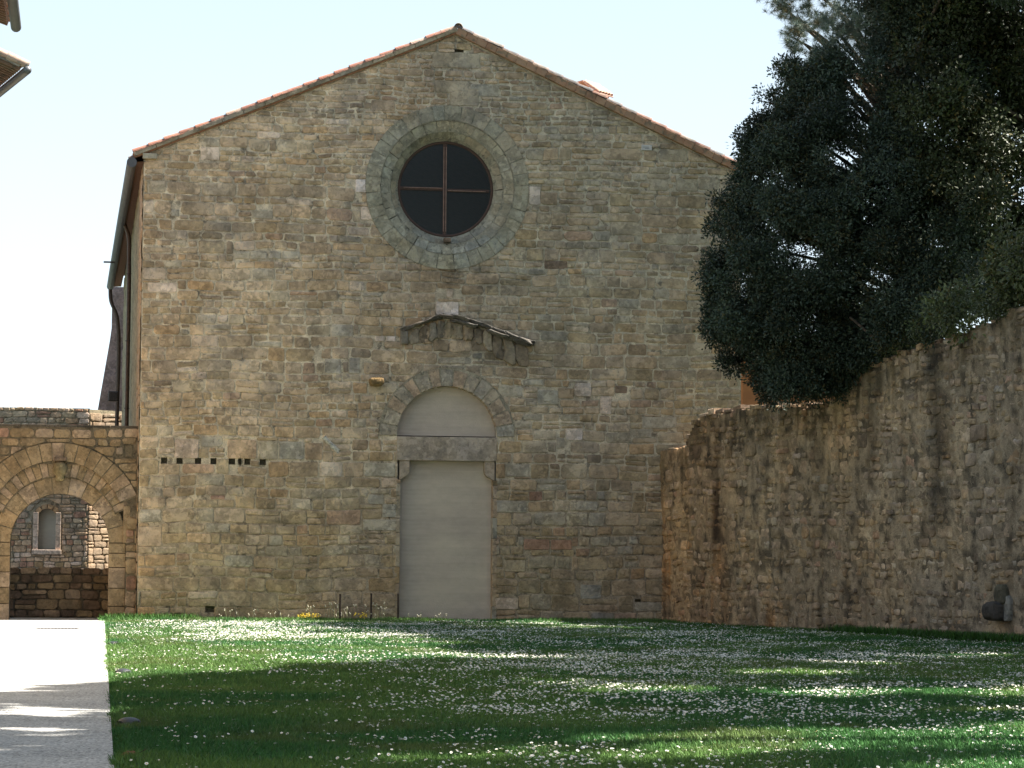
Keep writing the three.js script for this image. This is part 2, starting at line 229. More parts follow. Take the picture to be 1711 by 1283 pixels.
// ------------------------------------------------------------------ the church
const church = thing('church', 'tall gabled stone church front with round window and walled-up doorway', 'church');
const W = 14.8, EAVE = 11.18, APX = 7.6, APY = 14.41, RC = [7.40, 10.65], AR = [7.44, 4.53];
{
  const r = rng(11), slopeL = (APY - EAVE) / APX, slopeR = (APY - EAVE) / (W - APX);
  const roofY = (u) => u < APX ? EAVE + slopeL * u : EAVE + slopeR * (W - u);
  // massive core with real openings
  const s = new THREE.Shape(); s.moveTo(0, -0.3); s.lineTo(W, -0.3); s.lineTo(W, EAVE + 0.08); s.lineTo(APX, APY + 0.08); s.lineTo(0, EAVE + 0.08); s.closePath();
  const hole = new THREE.Path(); hole.absarc(RC[0], RC[1], 1.2, 0, Math.PI * 2, true); s.holes.push(hole);
  const core = new THREE.ExtrudeGeometry(s, { depth: 0.75, bevelEnabled: false, curveSegments: 40 }).translate(0, 0, -1.1);
  const facade = mesh('facade_wall', paint(boxUV(core), [0.3, 0.26, 0.18]), M.mortar, church);
  // putlog holes, snapped to the mortar sheet's cells
  const cell = 0.074, NX = Math.round(W / cell), NY = Math.round(14.6 / cell), cu = W / NX, cv = 14.6 / NY, holes = [];
  const addHole = (px, py, a = 2, b = 2) => { const q = PZ(px, py, 0), i = Math.round(q.x / cu - a / 2), j = Math.round(q.y / cv - b / 2); holes.push([i * cu, j * cv, (i + a) * cu, (j + b) * cv]); };
  for (const [x, a] of [[273, 2], [299, 2], [329, 2], [357, 2], [386, 2], [402, 1], [414, 2], [441, 2]]) addHole(x, 770, a, 2);
  addHole(350, 1019, 3, 2); addHole(1065, 1005, 2, 1); addHole(767, 86, 3, 1); addHole(455, 742, 1, 2);
  const inHole = (u, v) => holes.some((h) => u > h[0] && u < h[2] && v > h[1] && v < h[3]);
  for (const h of holes) { const g = new THREE.BoxGeometry(h[2] - h[0], h[3] - h[1], 0.15).translate((h[0] + h[2]) / 2, (h[1] + h[3]) / 2, -0.08); g.setIndex([...g.index.array].filter((_, i) => !(i >= 24 && i < 30))); mesh('putlog_hole', paint(g, [0.34, 0.28, 0.19]), M.mortar, facade); }
  // weathering with outlines of its own: pale lime patches, black lichen, damp foot with occlusion shade painted in, strongest at right
  const weatherAndShade = (u, v) => {
    const n = fbm(u * 1.6, v * 1.9, 5, 5), n2 = fbm(u * 5.5, v * 6.5, 15, 4), n3 = fbm(u * 0.6, v * 0.5, 45, 3);
    let k = [1, 1, 1]; const mul = (a, t) => { k = k.map((x, i) => x * MIX(1, a[i], t)); };
    const left = SS(7.5, 3, u), lime = SS(0.50, 0.60, n * 0.6 + n2 * 0.4 + left * 0.045 - 0.02 + 0.13 * SS(0.7, 0, u) * SS(5.5, 4, v)); mul([1.38, 1.39, 1.38], lime * 0.85);
    mul([1.16, 1.16, 1.14], left * SS(0.36, 0.5, n3 * 0.5 + n2 * 0.5));
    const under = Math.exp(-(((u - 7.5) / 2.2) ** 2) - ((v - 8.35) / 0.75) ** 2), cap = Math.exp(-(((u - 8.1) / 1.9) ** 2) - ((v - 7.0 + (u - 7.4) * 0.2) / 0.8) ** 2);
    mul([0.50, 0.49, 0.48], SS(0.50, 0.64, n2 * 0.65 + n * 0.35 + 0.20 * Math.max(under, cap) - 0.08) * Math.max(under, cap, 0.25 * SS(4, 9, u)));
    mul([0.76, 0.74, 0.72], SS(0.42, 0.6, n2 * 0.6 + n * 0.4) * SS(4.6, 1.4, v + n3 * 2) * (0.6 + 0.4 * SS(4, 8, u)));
    const upper = SS(6, 9, v + n3 * 2) * SS(6.5, 9, u); mul([0.93, 0.98, 1.0], upper);
    return k;
  };
  const tintMortar = (u, v) => { const k = weatherAndShade(u, v), low = SS(4.5, 2, v), d = SS(0.55, 0.7, fbm(u * 3, v * 3.4, 70, 4)); const base = [MIX(0.80, 0.58, low), MIX(0.66, 0.455, low), MIX(0.50, 0.33, low)]; return base.map((x, i) => x * k[i] * MIX(1, 0.75, d)); };
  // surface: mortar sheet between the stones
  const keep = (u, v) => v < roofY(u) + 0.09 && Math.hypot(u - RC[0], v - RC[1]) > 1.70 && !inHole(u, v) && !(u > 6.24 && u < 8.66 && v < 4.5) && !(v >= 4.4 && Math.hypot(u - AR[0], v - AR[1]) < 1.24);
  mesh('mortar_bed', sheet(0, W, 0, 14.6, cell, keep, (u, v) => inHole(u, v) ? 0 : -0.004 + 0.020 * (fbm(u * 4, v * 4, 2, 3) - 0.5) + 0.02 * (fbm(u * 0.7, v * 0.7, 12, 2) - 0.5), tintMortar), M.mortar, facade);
  // landmark stones read off the photograph: pixel box, colour, stand-out
  const marks = [];
  const mk = (x0, y0, x1, y1, c, w = 0.014) => { const a = PZ(x0, y1, 0), b = PZ(x1, y0, 0); marks.push({ u0: a.x, v0: a.y, u1: b.x, v1: b.y, c, w }); };
  mk(728, 505, 766, 526, 'white', 0.03); mk(746, 483, 757, 498, 'pale'); mk(627, 562, 642, 570, 'white'); mk(645, 562, 661, 570, 'white');
  mk(390, 420, 417, 432, 'grey'); mk(419, 420, 446, 432, 'blue'); mk(448, 420, 469, 432, 'blue'); mk(471, 420, 501, 432, 'blue'); mk(421, 352, 456, 365, 'blue'); mk(335, 246, 367, 267, 'pale'); mk(335, 232, 367, 244, 'grey');
  mk(553, 543, 590, 562, 'blue'); mk(542, 600, 569, 624, 'blue'); mk(583, 598, 601, 624, 'blue'); mk(292, 734, 332, 765, 'pale'); mk(380, 735, 429, 766, 'beige'); mk(432, 737, 464, 767, 'grey'); mk(466, 738, 508, 767, 'blue'); mk(510, 740, 539, 768, 'khaki');
  mk(1073, 697, 1130, 715, 'blue'); mk(1064, 717, 1088, 731, 'blue'); mk(945, 716, 973, 735, 'white'); mk(930, 732, 943, 749, 'blue'); mk(898, 652, 932, 676, 'blue'); mk(960, 640, 988, 662, 'pale'); mk(1028, 645, 1053, 657, 'dark', -0.004); mk(1003, 662, 1021, 692, 'pale'); mk(970, 977, 1004, 1000, 'blue');
  mk(608, 774, 660, 796, 'blue'); mk(606, 868, 662, 886, 'blue'); mk(639, 842, 662, 864, 'blue'); mk(615, 826, 641, 842, 'blue'); mk(826, 837, 880, 856, 'blue'); mk(845, 776, 884, 796, 'blue'); mk(826, 999, 866, 1018, 'pale'); mk(843, 936, 878, 955, 'grey');
  mk(884, 821, 906, 836, 'red'); mk(875, 901, 918, 918, 'red'); mk(920, 902, 955, 918, 'red'); mk(909, 436, 948, 449, 'dark', -0.006); mk(352, 828, 376, 834, 'red'); mk(594, 300, 615, 321, 'white'); mk(603, 346, 628, 367, 'pale'); mk(884, 312, 903, 342, 'pale'); mk(752, 148, 800, 176, 'grey'); mk(620, 168, 660, 184, 'khaki'); mk(722, 90, 802, 112, 'grey'); mk(727, 136, 783, 154, 'grey'); mk(786, 142, 833, 160, 'blue');
  mk(286, 350, 300, 362, 'blue'); mk(247, 473, 296, 488, 'pale'); mk(230, 880, 270, 912, 'beige'); mk(1020, 372, 1072, 392, 'grey'); mk(1085, 300, 1116, 318, 'grey'); mk(1130, 300, 1166, 319, 'grey'); mk(1168, 296, 1200, 317, 'grey'); mk(1203, 298, 1238, 320, 'grey');
  const shape = (q) => {
    q = cut(q, -slopeL, 1, EAVE + 0.03); q = cut(q, slopeR, 1, EAVE + slopeR * W - 0.04); if (q.length < 3) return null;
    q = outRect(q, 6.24, -1, 8.66, 4.52); if (q.length < 3) return null; q = outDisc(q, AR[0], AR[1], 1.67, 4.5); if (q.length < 3) return null; q = outDisc(q, RC[0], RC[1], 2.0); if (q.length < 3) return null;
    for (const m of marks) { q = outRect(q, m.u0 - 0.012, m.v0 - 0.012, m.u1 + 0.012, m.v1 + 0.012); if (q.length < 3) return null; }
    for (const h of holes) { q = outRect(q, ...h); if (q.length < 3) return null; } return q;
  };
  const polys = courses({ u0: 0.02, u1: W - 0.02, v0: 0, v1: 14.5, wave: 0.05, rand: r, gap: 0.016, shape,
    rowH: (v, i, q) => v < 4.6 ? MIX(0.22, 0.42, q()) : v < 7 ? MIX(0.15, 0.33, q()) : v < 9.6 ? MIX(0.16, 0.32, q()) : (q() < 0.22 ? MIX(0.26, 0.36, q()) : MIX(0.12, 0.2, q())),
    len: (v, h, q, u) => { const right = u > 8.5; let a = h * (v < 4.6 ? MIX(1.1, 2.6, q()) : v > 9.6 ? MIX(1.1, 3.6, q()) : MIX(1.2, 3.0, q())); if (q() < 0.1) a *= 0.5; return CL(a, 0.13, right ? 1.05 : 0.85); } });
  const list = polys.map((p) => {
    const m = mid(p), lo = SS(5.2, 3.4, m[1] + sn(m[0], m[1])), up = SS(8, 10, m[1]), rt = SS(6, 9.5, m[0]), A = area(p);
    const c = pick([['beige', 4 - 2.4 * lo], ['khaki', 3.6 + 1.5 * up], ['grey', 0.9 + 2 * rt * up + 0.5 * lo], ['blue', 0.5 + 0.5 * rt * (1 - up) + 0.35 * lo], ['brown', 1.6 + 4.2 * lo + 1.6 * rt * (1 - up)], ['ochre', 0.5 + 0.4 * lo], ['dark', A < 0.05 ? 0.7 + 0.3 * up : 0.1], ['pale', 0.45 * (1 - rt)], ['red', 0.3 + 0.5 * rt * lo]], r);  // extra brown low at right puts occlusion shade into the stone colours
    const mott = r(); return { p, a: A, o: { tint: jit(c.map((x, i) => MIX(x, [0.47, 0.35, 0.228][i], 0.4)), r, 0.11), w: 0.011 + 0.010 * (r() - 0.4) + (up * 0.004), bev: MIX(0.012, 0.026, r()), cround: MIX(0.05, 0.14, r()) * (1 + 0.4 * up), wob: 0.009 + 0.007 * up } };
  });
  for (const m of marks) { const p = [[m.u0, m.v0], [m.u1, m.v0], [m.u1, m.v1], [m.u0, m.v1]]; list.push({ p, a: area(p) + 0.05, o: { tint: jit(COL[m.c], r, 0.06), w: m.w, bev: 0.012, cround: 0.06, wob: 0.006 } }); }
  layStones(list, church, { rand: r, shade: weatherAndShade, relief: 0.008 });

  for (let i = 0; i < 12; i++) { const q0 = i * Math.PI / 6, q1 = (i + 1) * Math.PI / 6, mt = [0.42, 0.385, 0.30]; mesh('ring_mortar', wedge(RC[0], RC[1], 1.64, 2.04, q0, q1, 0.026, 0.021, -0.06, mt, r, -0.002), M.mortar, church); mesh('splay_mortar', wedge(RC[0], RC[1], 1.38, 1.67, q0, q1, -0.108, 0.002, -0.2, mt, r, -0.002), M.mortar, church); mesh('splay_mortar', wedge(RC[0], RC[1], 1.18, 1.41, q0, q1, -0.348, -0.113, -0.45, mt, r, -0.002), M.mortar, church); }
  for (let i = 0; i < 6; i++) mesh('arch_mortar', wedge(AR[0], AR[1], 1.23, 1.70, i * Math.PI / 6, (i + 1) * Math.PI / 6, 0.014, 0.010, -0.2, [0.50, 0.43, 0.32], r, -0.002), M.mortar, church);
  // round window: outer ring, splayed inner ring, iron frame with four panes
  const ringTint = (a, rr) => { const warm = SS(0.2, 1, Math.cos(a - 0.95)) * 0.8, c = pick([['grey', 3], ['blue', 2.6 - warm * 1.6], ['ochre', 0.15 + 1.0 * warm], ['khaki', 0.8 + 1.6 * warm], ['dark', Math.sin(a) < -0.7 ? 0.5 : 0]], r); return jit(c.map((x, i) => MIX(x, [0.40, 0.345, 0.26][i], 0.5)), r, 0.10).map((x, i) => x * [0.92, 0.98, 0.97][i]); };
  let a = 0.05; while (a < 6.2) { let b = a + MIX(0.13, 0.24, r()); if (b > 6.15) b = 6.3332; mesh('ring_stone', wedge(RC[0], RC[1], 1.66, 2.03, a, b, 0.035, 0.03, -0.06, ringTint(a, 1), r, 0.003), M.stone, church); a = b; }
  a = 0.1; while (a < 6.3) { let b = a + MIX(0.15, 0.26, r()); if (b > 6.25) b = 6.3832; mesh('splay_stone', wedge(RC[0], RC[1], 1.40, 1.655, a, b, -0.10, 0.01, -0.16, ringTint(a, 0), r, 0.003), M.stone, church); a = b; }
  a = 0.0; while (a < 6.2) { let b = a + MIX(0.16, 0.3, r()); if (b > 6.15) b = 6.2832; mesh('splay_stone', wedge(RC[0], RC[1], 1.19, 1.40, a, b, -0.34, -0.105, -0.42, ringTint(a, 0).map((x) => x * 0.95), r, 0.003), M.stone, church); a = b; }
  const rose = new THREE.Group(); rose.name = 'round_window'; rose.position.set(RC[0], RC[1], -0.38); church.add(rose);
  mesh('window_frame', new THREE.TorusGeometry(1.16, 0.036, 8, 64), M.rust, rose);
  for (const [w, h, x, y] of [[0.09, 2.26, -0.02, 0], [1.09, 0.08, -0.6, 0], [1.05, 0.07, 0.56, -0.02]]) mesh('glazing_bar', bevelBox(w, h, 0.06, 0.012).translate(x, y, 0), M.rust, rose);
  for (const [w, h, x, y] of [[0.02, 2.1, -0.05, 0], [0.02, 2.1, 0.01, 0], [0.96, 0.018, -0.56, 0.02], [0.94, 0.018, 0.53, -0.035]]) mesh('bar_bead', bevelBox(w, h, 0.03, 0.005).translate(x, y, 0.035), M.muntin, rose);
  for (let q = 0; q < 4; q++) mesh('pane', new THREE.CircleGeometry(1.14, 16, q * Math.PI / 2 + 0.002, Math.PI / 2 - 0.004).translate(0, 0, -0.01), M.pane, rose);
  mesh('sill_notch', paint(boxUV(bevelBox(0.16, 0.1, 0.25, 0.01).translate(7.42, 9.36, -0.16)), COL.dark), M.stone, church);

  // doorway: plaster infill, lintel with corbels, arch with plastered field
  mesh('door_infill', boxUV(new THREE.BoxGeometry(2.5, 4.1, 0.2).translate(7.44, 1.95, -0.32)), M.plaster, church);
  { const f = new THREE.Shape(); f.absarc(AR[0], AR[1] + 0.02, 1.26, 0, Math.PI, false); f.closePath(); mesh('arch_field', boxUV(new THREE.ExtrudeGeometry(f, { depth: 0.1, bevelEnabled: false, curveSegments: 40 }).translate(0, 0, -0.33)), M.plaster, church); }
  const dressed = (w, h, d, x, y, z, c, b = 0.012) => paint(boxUV(bevelBox(w, h, d, b).translate(x, y, z)), jit(c, r, 0.05), 0.14, x * 3 + y);
  const LC = [0.47, 0.365, 0.275];
  mesh('lintel', dressed(2.46, 0.585, 0.42, 7.44, 4.225, -0.19, LC), M.stone, church);
  for (const sgn of [-1, 1]) {
    const k = new THREE.Shape(); k.moveTo(0, 0); k.lineTo(0.235, 0); k.lineTo(0.235, -0.22); k.quadraticCurveTo(0.235, -0.36, 0.10, -0.39); k.lineTo(0.05, -0.44); k.lineTo(0, -0.44); k.closePath();
    const g = new THREE.ExtrudeGeometry(k, { depth: 0.34, bevelEnabled: true, bevelSize: 0.01, bevelThickness: 0.01, bevelSegments: 1 }).translate(0, 0, -0.36); if (sgn > 0) g.scale(-1, 1, 1).index; const q = sgn > 0 ? g.toNonIndexed() : g;
    if (sgn > 0) { const p = q.attributes.position.array; for (let i = 0; i < p.length; i += 9) for (let n = 0; n < 3; n++) { const t = p[i + n]; p[i + n] = p[i + 3 + n]; p[i + 3 + n] = t; } q.deleteAttribute('normal'); q.computeVertexNormals(); }
    mesh('corbel', paint(boxUV(q.translate(sgn < 0 ? 6.29 : 8.62, 3.925, 0)), LC.map((x) => x * 0.92), 0.15, 4), M.stone, church);
    let y = 0; while (y < 3.4) { const h = Math.min(MIX(0.3, 0.55, r()), 3.47 - y); mesh('jamb_stone', dressed(0.11, h - 0.012, 0.4, sgn < 0 ? 6.255 : 8.635, y + h / 2, -0.185, pick([['brown', 3], ['khaki', 2], ['grey', 2], ['blue', 1]], r).map((x) => x * 0.95), 0.01), M.stone, church); y += h; }
  }
  const vc = ['blue', 'khaki', 'khaki', 'grey', 'blue', 'grey', 'khaki', 'blue', 'khaki', 'grey', 'beige', 'grey', 'khaki', 'grey', 'blue']; a = 0.0;
  for (let i = 0; i < 15; i++) { const b = i === 14 ? Math.PI : Math.PI * (i + 1) / 15 + (r() - 0.5) * 0.05; mesh('voussoir', wedge(AR[0], AR[1], 1.22, MIX(1.60, 1.68, r()), a, b, 0.025, 0.022, -0.26, jit(COL[vc[i]], r, 0.08), r), M.stone, church); a = b; }
  // remains of the porch over the arch: slate capping on corbelled voussoirs
  const cap = (pts, w, name, c) => { for (let i = 0; i < pts.length - 1; i++) { const A = PZ(...pts[i], 0), B = PZ(...pts[i + 1], 0), L = Math.hypot(B.x - A.x, B.y - A.y); mesh(name, paint(rock(L * 1.25 + 0.05, 0.075 + 0.05 * r(), 2 * w + 0.12 * (r() - 0.3), i + w * 50, 0.55, 0.5), jit(c, r, 0.2), 0.5, i).rotateZ(Math.atan2(B.y - A.y, B.x - A.x) + (r() - 0.5) * 0.2).translate((A.x + B.x) / 2, (A.y + B.y) / 2 - 0.03, 0.0 + 0.03 * r()), M.stone, church); } };
  cap([[671, 549], [688, 543], [706, 537], [722, 531], [738, 527]], 0.14, 'slate', [0.19, 0.165, 0.14]);
  cap([[738, 527], [760, 529], [783, 534], [804, 541], [822, 548], [842, 555], [864, 562], [888, 571]], 0.19, 'slate', [0.145, 0.13, 0.118]);
  cap([[757, 534], [776, 539], [792, 544]], 0.16, 'slate', [0.16, 0.145, 0.13]); cap([[818, 553], [842, 561], [862, 568], [882, 575]], 0.18, 'slate', [0.15, 0.135, 0.12]);
  const lerpAt = (t, x) => { for (let i = 1; i < t.length; i++) if (x <= t[i][0]) { const A = t[i - 1], B2 = t[i]; return MIX(A[1], B2[1], (x - A[0]) / (B2[0] - A[0])); } return t[t.length - 1][1]; };
  const arcTop = (x) => lerpAt([[671, 552], [738, 531], [783, 539], [822, 553], [888, 577]], x), arcBot = (x) => lerpAt([[671, 586], [690, 572], [712, 576], [735, 564], [762, 566], [792, 571], [812, 583], [826, 596], [842, 607], [862, 612], [888, 611]], x);
  const xs = [684, 702, 716, 730, 744, 757, 774, 790, 806, 822, 840, 860, 884], vcs = ['khaki', 'dark', 'blue', 'khaki', 'brown', 'grey', 'ochre', 'dark', 'grey', 'dark', 'grey', 'dark'];
  for (let i = 0; i < 12; i++) { const x0 = xs[i], x1 = xs[i + 1], ln = (735 - (x0 + x1) / 2) * -0.04, p = [PZ(x0 - 1 + ln * 0.4, arcBot(x0) + 3 * (r() - 0.5)), PZ(x1 + ln * 0.4, arcBot(x1) + 3 * (r() - 0.5)), PZ(x1 - 1, arcTop(x1) + 2 + r() * 2), PZ(x0, arcTop(x0) + 2 + r() * 2)].map((q) => [q.x, q.y]);
    mesh('porch_voussoir', stoneGeo(p, { w: 0.02 + 0.06 * r() + (i > 8 ? 0.03 : 0), bev: 0.035, back: -0.03, wob: 0.028, cround: 0.2, tint: jit(COL[vcs[i]].map((x, k) => MIX(x, [0.27, 0.225, 0.165][k], 0.6)), r, 0.12), rand: r, relief: 0.05, step: 0.1 }), M.stone, church); }
  mesh('porch_corbel', dressed(0.19, 0.34, 0.14, 6.36, 6.93, 0.04, [0.24, 0.20, 0.155], 0.04), M.stone, church);
  { const q = PZ(629, 638); mesh('projecting_stone', paint(rock(0.32, 0.22, 0.34, 3, 0.45, 0.3).rotateZ(0.06).translate(q.x, q.y, 0.06), [0.25, 0.165, 0.07], 0.7), M.stone, church); }
  { const q = PZ(1080, 247); const pl = mesh('plaque', boxUV(bevelBox(0.26, 0.135, 0.04, 0.008).translate(q.x, q.y, 0.025)), M.marble, church); for (const [dx, dy, w] of [[-0.02, 0.012, 0.15], [0.01, -0.022, 0.11]]) mesh('engraved_line', new THREE.BoxGeometry(w, 0.012, 0.004).translate(q.x + dx, q.y + dy, 0.046), M.gutter, pl); }
  // streaks of lime wash left on the wall
  for (const pts of [[[541, 730], [548, 738], [556, 744], [566, 753]], [[553, 744], [560, 750], [565, 757]]]) { const sh = pts.map((q) => PZ(...q)).map((p) => [p.x, p.y, 0.012]); mesh('lime_streak', tube(sh, 0.065, 0.035, 4, 6).scale(1, 1, 0.6), S({ color: new THREE.Color(0.95, 0.88, 0.76), map: mortarMap, roughness: 1 }), church); }

  // gable roof: slabs, verge bricks, barrel tiles along both edges, ridge cap
  const slabs = (x0, y0, x1, y1, name) => { const L = Math.hypot(x1 - x0, y1 - y0), g = box(L, 0.12, 29.6, 0, 0, -14.72).rotateZ(Math.atan2(y1 - y0, x1 - x0)).translate((x0 + x1) / 2, (y0 + y1) / 2, 0); return paint(g, [0.34, 0.17, 0.10]); };
  const roof = mesh('roof', merge([slabs(-0.25, EAVE + 0.02, APX, APY + 0.12), slabs(APX, APY + 0.12, W + 0.25, EAVE + 0.02)]), M.tile, church);
  const barrel = (L, r0, r1) => { const pos = [], idx = [], uv = [], n = 8; for (let s = 0; s < 2; s++) for (const k of [1, 0.86]) for (let i = 0; i <= n; i++) { const t = Math.PI * i / n, q = (s ? r1 : r0) * k; pos.push(s ? L : 0, Math.sin(t) * q, Math.cos(t) * q); uv.push(s ? L : 0, i * 0.04); }
    const m = n + 1; for (let i = 0; i < n; i++) { idx.push(i, i + 1, 2 * m + i, i + 1, 2 * m + i + 1, 2 * m + i); idx.push(m + i, 3 * m + i, m + i + 1, m + i + 1, 3 * m + i, 3 * m + i + 1); idx.push(i, m + i, i + 1, i + 1, m + i, m + i + 1); idx.push(2 * m + i, 2 * m + i + 1, 3 * m + i, 2 * m + i + 1, 3 * m + i + 1, 3 * m + i); } return geo(pos, idx, null, uv); };
  const verge = (x0, y0, x1, y1, tones, brick, rise) => { const L = Math.hypot(x1 - x0, y1 - y0), ang = Math.atan2(y1 - y0, x1 - x0), n = Math.round(L / 0.40), st = L / n, nx = -Math.sin(ang), ny = Math.cos(ang);
    for (let i = 0; i < n; i++) { const t = i * st - (rise ? 0 : 0.09), g = barrel(st + 0.09, rise ? 0.085 + 0.008 * r() : 0.062, rise ? 0.07 : 0.078 + 0.008 * r()).rotateZ((rise ? -0.03 : 0.03) + (r() - 0.5) * 0.05 + ang), o = -0.012 + 0.016 * r(); mesh('roof_tile', paint(g.translate(x0 + Math.cos(ang) * t + nx * o, y0 + Math.sin(ang) * t + ny * o, 0.06 + (r() - 0.5) * 0.03), jit(pick(tones, r), r, 0.15), 0.3, i), M.tile, roof); }
    const nb = Math.round(L / brick.len), sb = L / nb; for (let i = 0; i < nb; i++) { const t = (i + 0.5) * sb, o = -(brick.h / 2 + brick.off); mesh(brick.name, paint(boxUV(bevelBox(sb - 0.010, brick.h, 0.24 + 0.02 * r(), 0.008).rotateZ(ang).translate(x0 + Math.cos(ang) * t + nx * o, y0 + Math.sin(ang) * t + ny * o, 0.015 * r())), jit(brick.c, r, 0.14), 0.2, i), brick.m, roof); } };
  COL.t1 = [0.42, 0.20, 0.145]; COL.t2 = [0.34, 0.16, 0.115]; COL.t3 = [0.52, 0.37, 0.30]; COL.t4 = [0.26, 0.15, 0.12]; COL.t5 = [0.24, 0.20, 0.18]; COL.t6 = [0.17, 0.15, 0.15];
  verge(-0.26, EAVE + 0.10, APX - 0.02, APY + 0.20, [['t1', 3], ['t2', 2], ['t3', 2], ['t4', 0.6]], { name: 'verge_slab', len: 0.55, h: 0.10, off: 0.004, c: [0.38, 0.31, 0.22], m: M.stone }, true);
  verge(APX + 0.02, APY + 0.20, W + 0.28, EAVE + 0.06, [['t6', 4], ['t5', 2], ['t4', 2]], { name: 'verge_brick', len: 0.27, h: 0.17, off: 0.004, c: [0.33, 0.20, 0.125], m: M.tile }, false);
  mesh('ridge_cap', paint(barrel(0.4, 0.11, 0.10).rotateY(Math.PI / 2).translate(APX + 0.02, APY + 0.19, 0.16), [0.28, 0.24, 0.19], 0.3), M.tile, roof);
  mesh('eave_slab', dressed(0.34, 0.13, 0.24, 0.14, EAVE + 0.02, 0.0, [0.46, 0.40, 0.30]), M.stone, church);
  // little tiled roof that rises behind the right slope
  { const dorm = new THREE.Group(); dorm.name = 'roof_lantern'; dorm.position.copy(PZ(990, 176, -3.2)); dorm.scale.setScalar(0.56); dorm.rotation.y = -0.75; church.add(dorm);
    mesh('lantern_wall', paint(box(1.1, 0.9, 1.1, 0, 0.15, 0), [0.45, 0.36, 0.26]), M.mortar, dorm);
    for (let k = 0; k < 5; k++) for (let c = 0; c < 5; c++) { const t = k / 5; mesh('lantern_tile', paint(barrel(0.24, 0.12, 0.11).rotateZ(-0.62).translate(-0.10 + t * 0.78, 1.02 - t * 0.53, -0.5 + c * 0.25), jit(COL.t3, r, 0.12), 0.2, k), M.tile, dorm); }
    mesh('lantern_slope', paint(box(1.1, 0.05, 1.25, 0, 0, 0).rotateZ(-0.62).translate(0.30, 0.72, 0), COL.t3), M.tile, dorm);
    mesh('lantern_back', paint(box(0.62, 0.06, 1.25, 0, 0, 0).rotateZ(0.12).translate(-0.42, 1.04, 0), COL.t3), M.tile, dorm); }

  // left flank: wall, soffit, gutter, rain pipes, buttress
  const side = sheet(-29.4, 0, 0, 11.0, 0.16, () => true, (u, v) => 0.02 * (fbm(u * 3, v * 5, 3, 3) - 0.5) + 0.05 * (noise(u * 2.2, v * 4.5, 8) > 0.5 ? 1 : 0) * 0.5, (u, v) => { const k = 0.8 + 0.5 * (noise(u * 2.2, v * 4.5, 8) - 0.3); return [0.46 * k, 0.385 * k, 0.25 * k]; });
  side.rotateY(-Math.PI / 2); mesh('side_wall', side, M.mortar, church);
  mesh('inner_side_wall', paint(box(0.5, 11.1, 28.6, 0.28, 5.5, -15.2), [0.3, 0.26, 0.18]), M.mortar, church);
  mesh('inner_side_wall', paint(box(0.5, 11.1, 28.6, W - 0.26, 5.5, -15.2), [0.3, 0.26, 0.18]), M.mortar, church);
  mesh('rear_wall', paint(box(W - 1.04, 14.2, 0.5, W / 2, 7.1, -29.3), [0.3, 0.26, 0.18]), M.mortar, church);
  { const rr = rng(5), st = []; for (let v = 0.1; v < 10.7;) { const h = MIX(0.22, 0.36, rr()); let u = 0.05 + rr() * 0.2; while (u < 3.0) { const L = MIX(0.3, 0.6, rr()); const g = stoneGeo([[-u - L + 0.015, v + 0.012], [-u, v + 0.012], [-u, v + h - 0.012], [-u - L + 0.015, v + h - 0.012]].map((q) => [-q[0] * -1, q[1]]), { rand: rr, tint: jit(pick([['beige', 4], ['ochre', 2], ['khaki', 2]], rr), rr, 0.14), w: 0.03, bev: 0.03 }); st.push(g.rotateY(-Math.PI / 2)); u += L; } v += h; }
    tag(mesh('side_stones', merge(st.map((g) => { const p = g.attributes.position; for (let i = 0; i < p.count; i++) p.setZ(i, p.getZ(i)); return g; })), M.stone, church), null, null, null, 'stuff'); }
  const eave0 = new THREE.Vector3(-0.20, 11.10, 0.05), eave1 = new THREE.Vector3(-0.40, 10.88, -29.4);
  const strip = (a, b, dx0, dy0, dx1, dy1, m, n, par) => { const g = geo([a.x + dx0, a.y + dy0, a.z, a.x + dx1, a.y + dy1, a.z, b.x + dx0, b.y + dy0, b.z, b.x + dx1, b.y + dy1, b.z], [0, 1, 2, 1, 3, 2], null, [0, 0, 0.5, 0, 0, 29, 0.5, 29]); return mesh(n, g, m, par); };
  strip(eave0, eave1, -0.05, -0.05, 0.3, -0.03, M.soffit, 'soffit', church);
  { const rr = []; for (let i = 0; i < 58; i++) { const t = i / 57; rr.push(barrel(0.35, 0.1, 0.09).rotateZ(0.4).translate(MIX(-0.34, -0.52, t), MIX(11.10, 10.88, t), -0.1 - 29.2 * t)); } tag(mesh('eave_tiles', paint(merge(rr), [0.20, 0.17, 0.16], 0.3), M.tile, roof), null, null, null, 'stuff'); }
  mesh('gutter', tube([[-0.29, 11.03, 0.12], [-0.39, 10.93, -14.5], [-0.48, 10.83, -29.3]], 0.12, 0.12, 10, 12), M.slateGutter, church);
  mesh('gutter_end', new THREE.CylinderGeometry(0.122, 0.122, 0.02, 14).rotateX(Math.PI / 2).translate(-0.29, 11.03, 0.125), M.slateGutter, church);
  { const q = PY(217, 372, 10.95); mesh('rain_pipe', tube([[-0.30, 10.95, q.z], [-0.16, 10.6, q.z], [-0.13, 9.9, q.z], [-0.13, 5, q.z], [-0.13, 0, q.z]], 0.06, 0.06, 5, 9), M.copper, church); for (const y of [9.5, 7.6, 5.7, 3.9]) mesh('pipe_clip', new THREE.TorusGeometry(0.068, 0.012, 5, 12).rotateX(Math.PI / 2).translate(-0.13, y, q.z), M.iron, church); }
  mesh('rain_pipe', tube([[-0.48, 10.8, -29.2], [-0.44, 10.3, -29.1], [-0.22, 9.7, -29.0], [-0.18, 6, -29], [-0.18, 0, -29]], 0.07, 0.07, 5, 9), M.copper, church);
